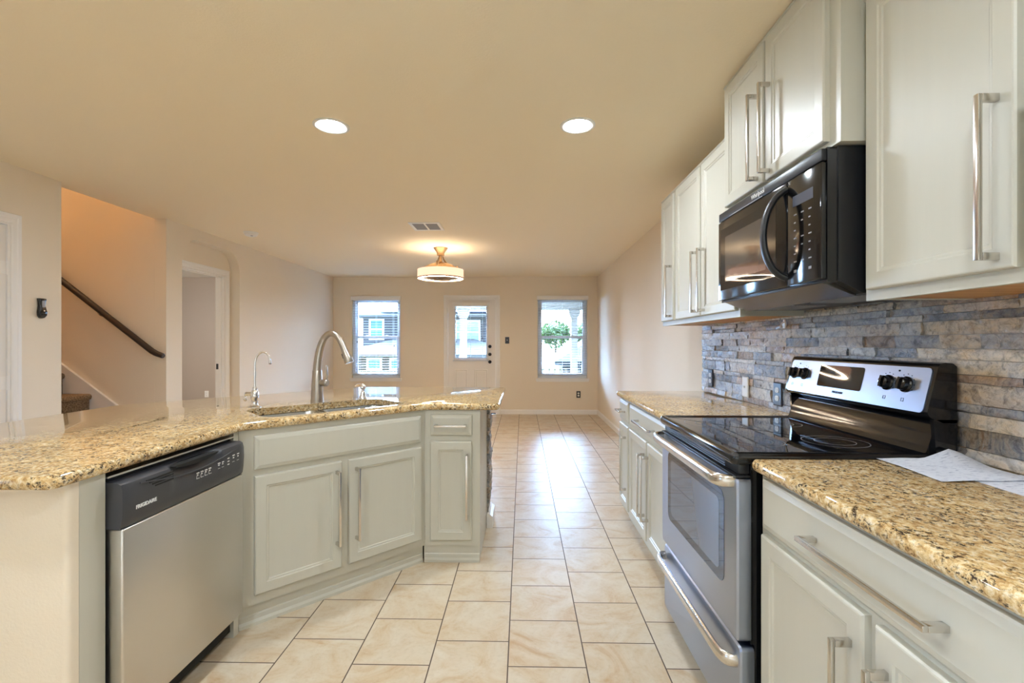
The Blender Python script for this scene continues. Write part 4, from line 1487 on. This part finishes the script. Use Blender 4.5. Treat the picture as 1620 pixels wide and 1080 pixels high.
HY = 25.0
def hw(r, x0, x1, z0, z1, y):
    bm = nb()
    for a, b, c_, d_ in ((x0-.1, x0, z0-.1, z1+.1), (x1, x1+.1, z0-.1, z1+.1), (x0, x1, z0-.1, z0), (x0, x1, z1, z1+.1), (x0, x1, (z0+z1)/2-.04, (z0+z1)/2+.04)):
        box(bm, a, b, y-.06, y+.01, c_, d_)
    w = obj('window', bm, M['trim'], r, 0)
    bm = nb(); box(bm, x0, x1, y-.03, y, z0, z1); obj('pane', bm, M['extglass'], w, 0)
r = thing('neighbour_house', 'two-storey tan house with solar panels seen through the window left of the door', 'house', (0, HY, 0))
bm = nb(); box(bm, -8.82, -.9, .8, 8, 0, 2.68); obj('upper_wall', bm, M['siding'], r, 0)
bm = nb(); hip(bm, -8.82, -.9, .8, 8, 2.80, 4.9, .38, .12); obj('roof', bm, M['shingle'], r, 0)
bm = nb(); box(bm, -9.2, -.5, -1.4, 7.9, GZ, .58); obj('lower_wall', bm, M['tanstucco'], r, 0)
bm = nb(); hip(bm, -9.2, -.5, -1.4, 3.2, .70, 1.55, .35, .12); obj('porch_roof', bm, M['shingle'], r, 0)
# solar array follows the front roof slope
slope = (4.9-2.80)/((8-.8)/2+.38)
bm = nb()
def rp(x, s): return (x, .42+s, 2.80+s*slope+.06)
for i in range(4):
    for j in range(2):
        xa_, ya_ = -7.75+.45*j+1.5*i, .15+1.25*j
        R0 = [rp(xa_, ya_), rp(xa_+1.42, ya_), rp(xa_+1.42, ya_+1.18), rp(xa_, ya_+1.18)]
        loft(bm, [R0, [(a, b-.02, c_+.05) for a, b, c_ in R0]])
obj('solar_panel', bm, M['solar'], r, 0)
hw(r, -8.36, -7.72, 1.55, 2.52, .8); hw(r, -3.6, -2.4, 1.3, 2.45, .8)
hw(r, -7.76, -7.18, -.55, .44, -1.4); hw(r, -6.6, -6.05, -.55, .44, -1.4); hw(r, -4.0, -2.6, -.65, .40, -1.4)
r = thing('neighbour_house', 'low house with wide pale hip roof seen through the window right of the door', 'house', (5.0, 28, 0))
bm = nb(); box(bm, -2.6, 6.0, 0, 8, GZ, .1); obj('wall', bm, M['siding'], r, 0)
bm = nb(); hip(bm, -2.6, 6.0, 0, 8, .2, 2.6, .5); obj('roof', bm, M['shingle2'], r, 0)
hw(r, -1.4, -.4, -.9, -.1, 0)
def tree(label, x, y, h, rad, seed):
    rnd = random.Random(seed)
    r = thing('tree', label, 'tree', (x, y, GZ))
    bm = nb(); tube(bm, [(0, 0, 0), (.1, 0, h*.3), (.0, .1, h*.7)], [.22, .16, .06], 10); obj('trunk', bm, M['bark'], r)
    bm = nb()
    for k in range(1100):
        d = Vector((1.5*rnd.gauss(0, 1), rnd.gauss(0, 1), .8*rnd.gauss(0, 1)))
        d = d/max(1.0, d.length)*.9*rad*rnd.uniform(.15, 1)**.6
        c_ = Vector((0, 0, h*.72))+d
        u = Vector((rnd.gauss(0, 1), rnd.gauss(0, 1), rnd.gauss(0, 1))).normalized()
        w = u.orthogonal().normalized()
        s = rnd.uniform(.14, .30)
        v = u.cross(w)*.04
        V = [bm.verts.new(c_+q) for q in (-u*s, w*s*.5+v, u*s, -w*s*.5+v)]
        bm.faces.new(V)
    obj('crown', bm, M['leaf'], r, 0, recalc=False)
tree('green tree behind the low house, at the left of its roof', 2.9, 42, 5.6, 1.5, 3)
tree('green tree behind the low house, at the right of its roof', 6.0, 43, 5.5, 1.4, 4)

# daylight sampling at the glazing
for x0, x1, z0, z1, yy, rx in ((*WIN1, *WZ, YB+.16, -PI/2), (*WIN2, *WZ, YB+.16, -PI/2), (DOOR[0]+GX0, DOOR[0]+GX1, GZ0, GZ1, YB+.16, -PI/2)):
    a = bpy.data.lights.new('window_portal', 'AREA'); a.shape = 'RECTANGLE'; a.size = x1-x0; a.size_y = z1-z0
    a.cycles.is_portal = True
    o = bpy.data.objects.new('window_portal', a); C.collection.objects.link(o)
    o.location = ((x0+x1)/2, yy, (z0+z1)/2); o.rotation_euler = (rx, 0, 0)
a = bpy.data.lights.new('window_portal', 'AREA'); a.shape = 'RECTANGLE'; a.size = WIN_FILL[1]-WIN_FILL[0]; a.size_y = WZ_FILL[1]-WZ_FILL[0]
a.cycles.is_portal = True
o = bpy.data.objects.new('window_portal', a); C.collection.objects.link(o)
o.location = (XL-.16, (WIN_FILL[0]+WIN_FILL[1])/2, (WZ_FILL[0]+WZ_FILL[1])/2); o.rotation_euler = (PI/2, 0, -PI/2)
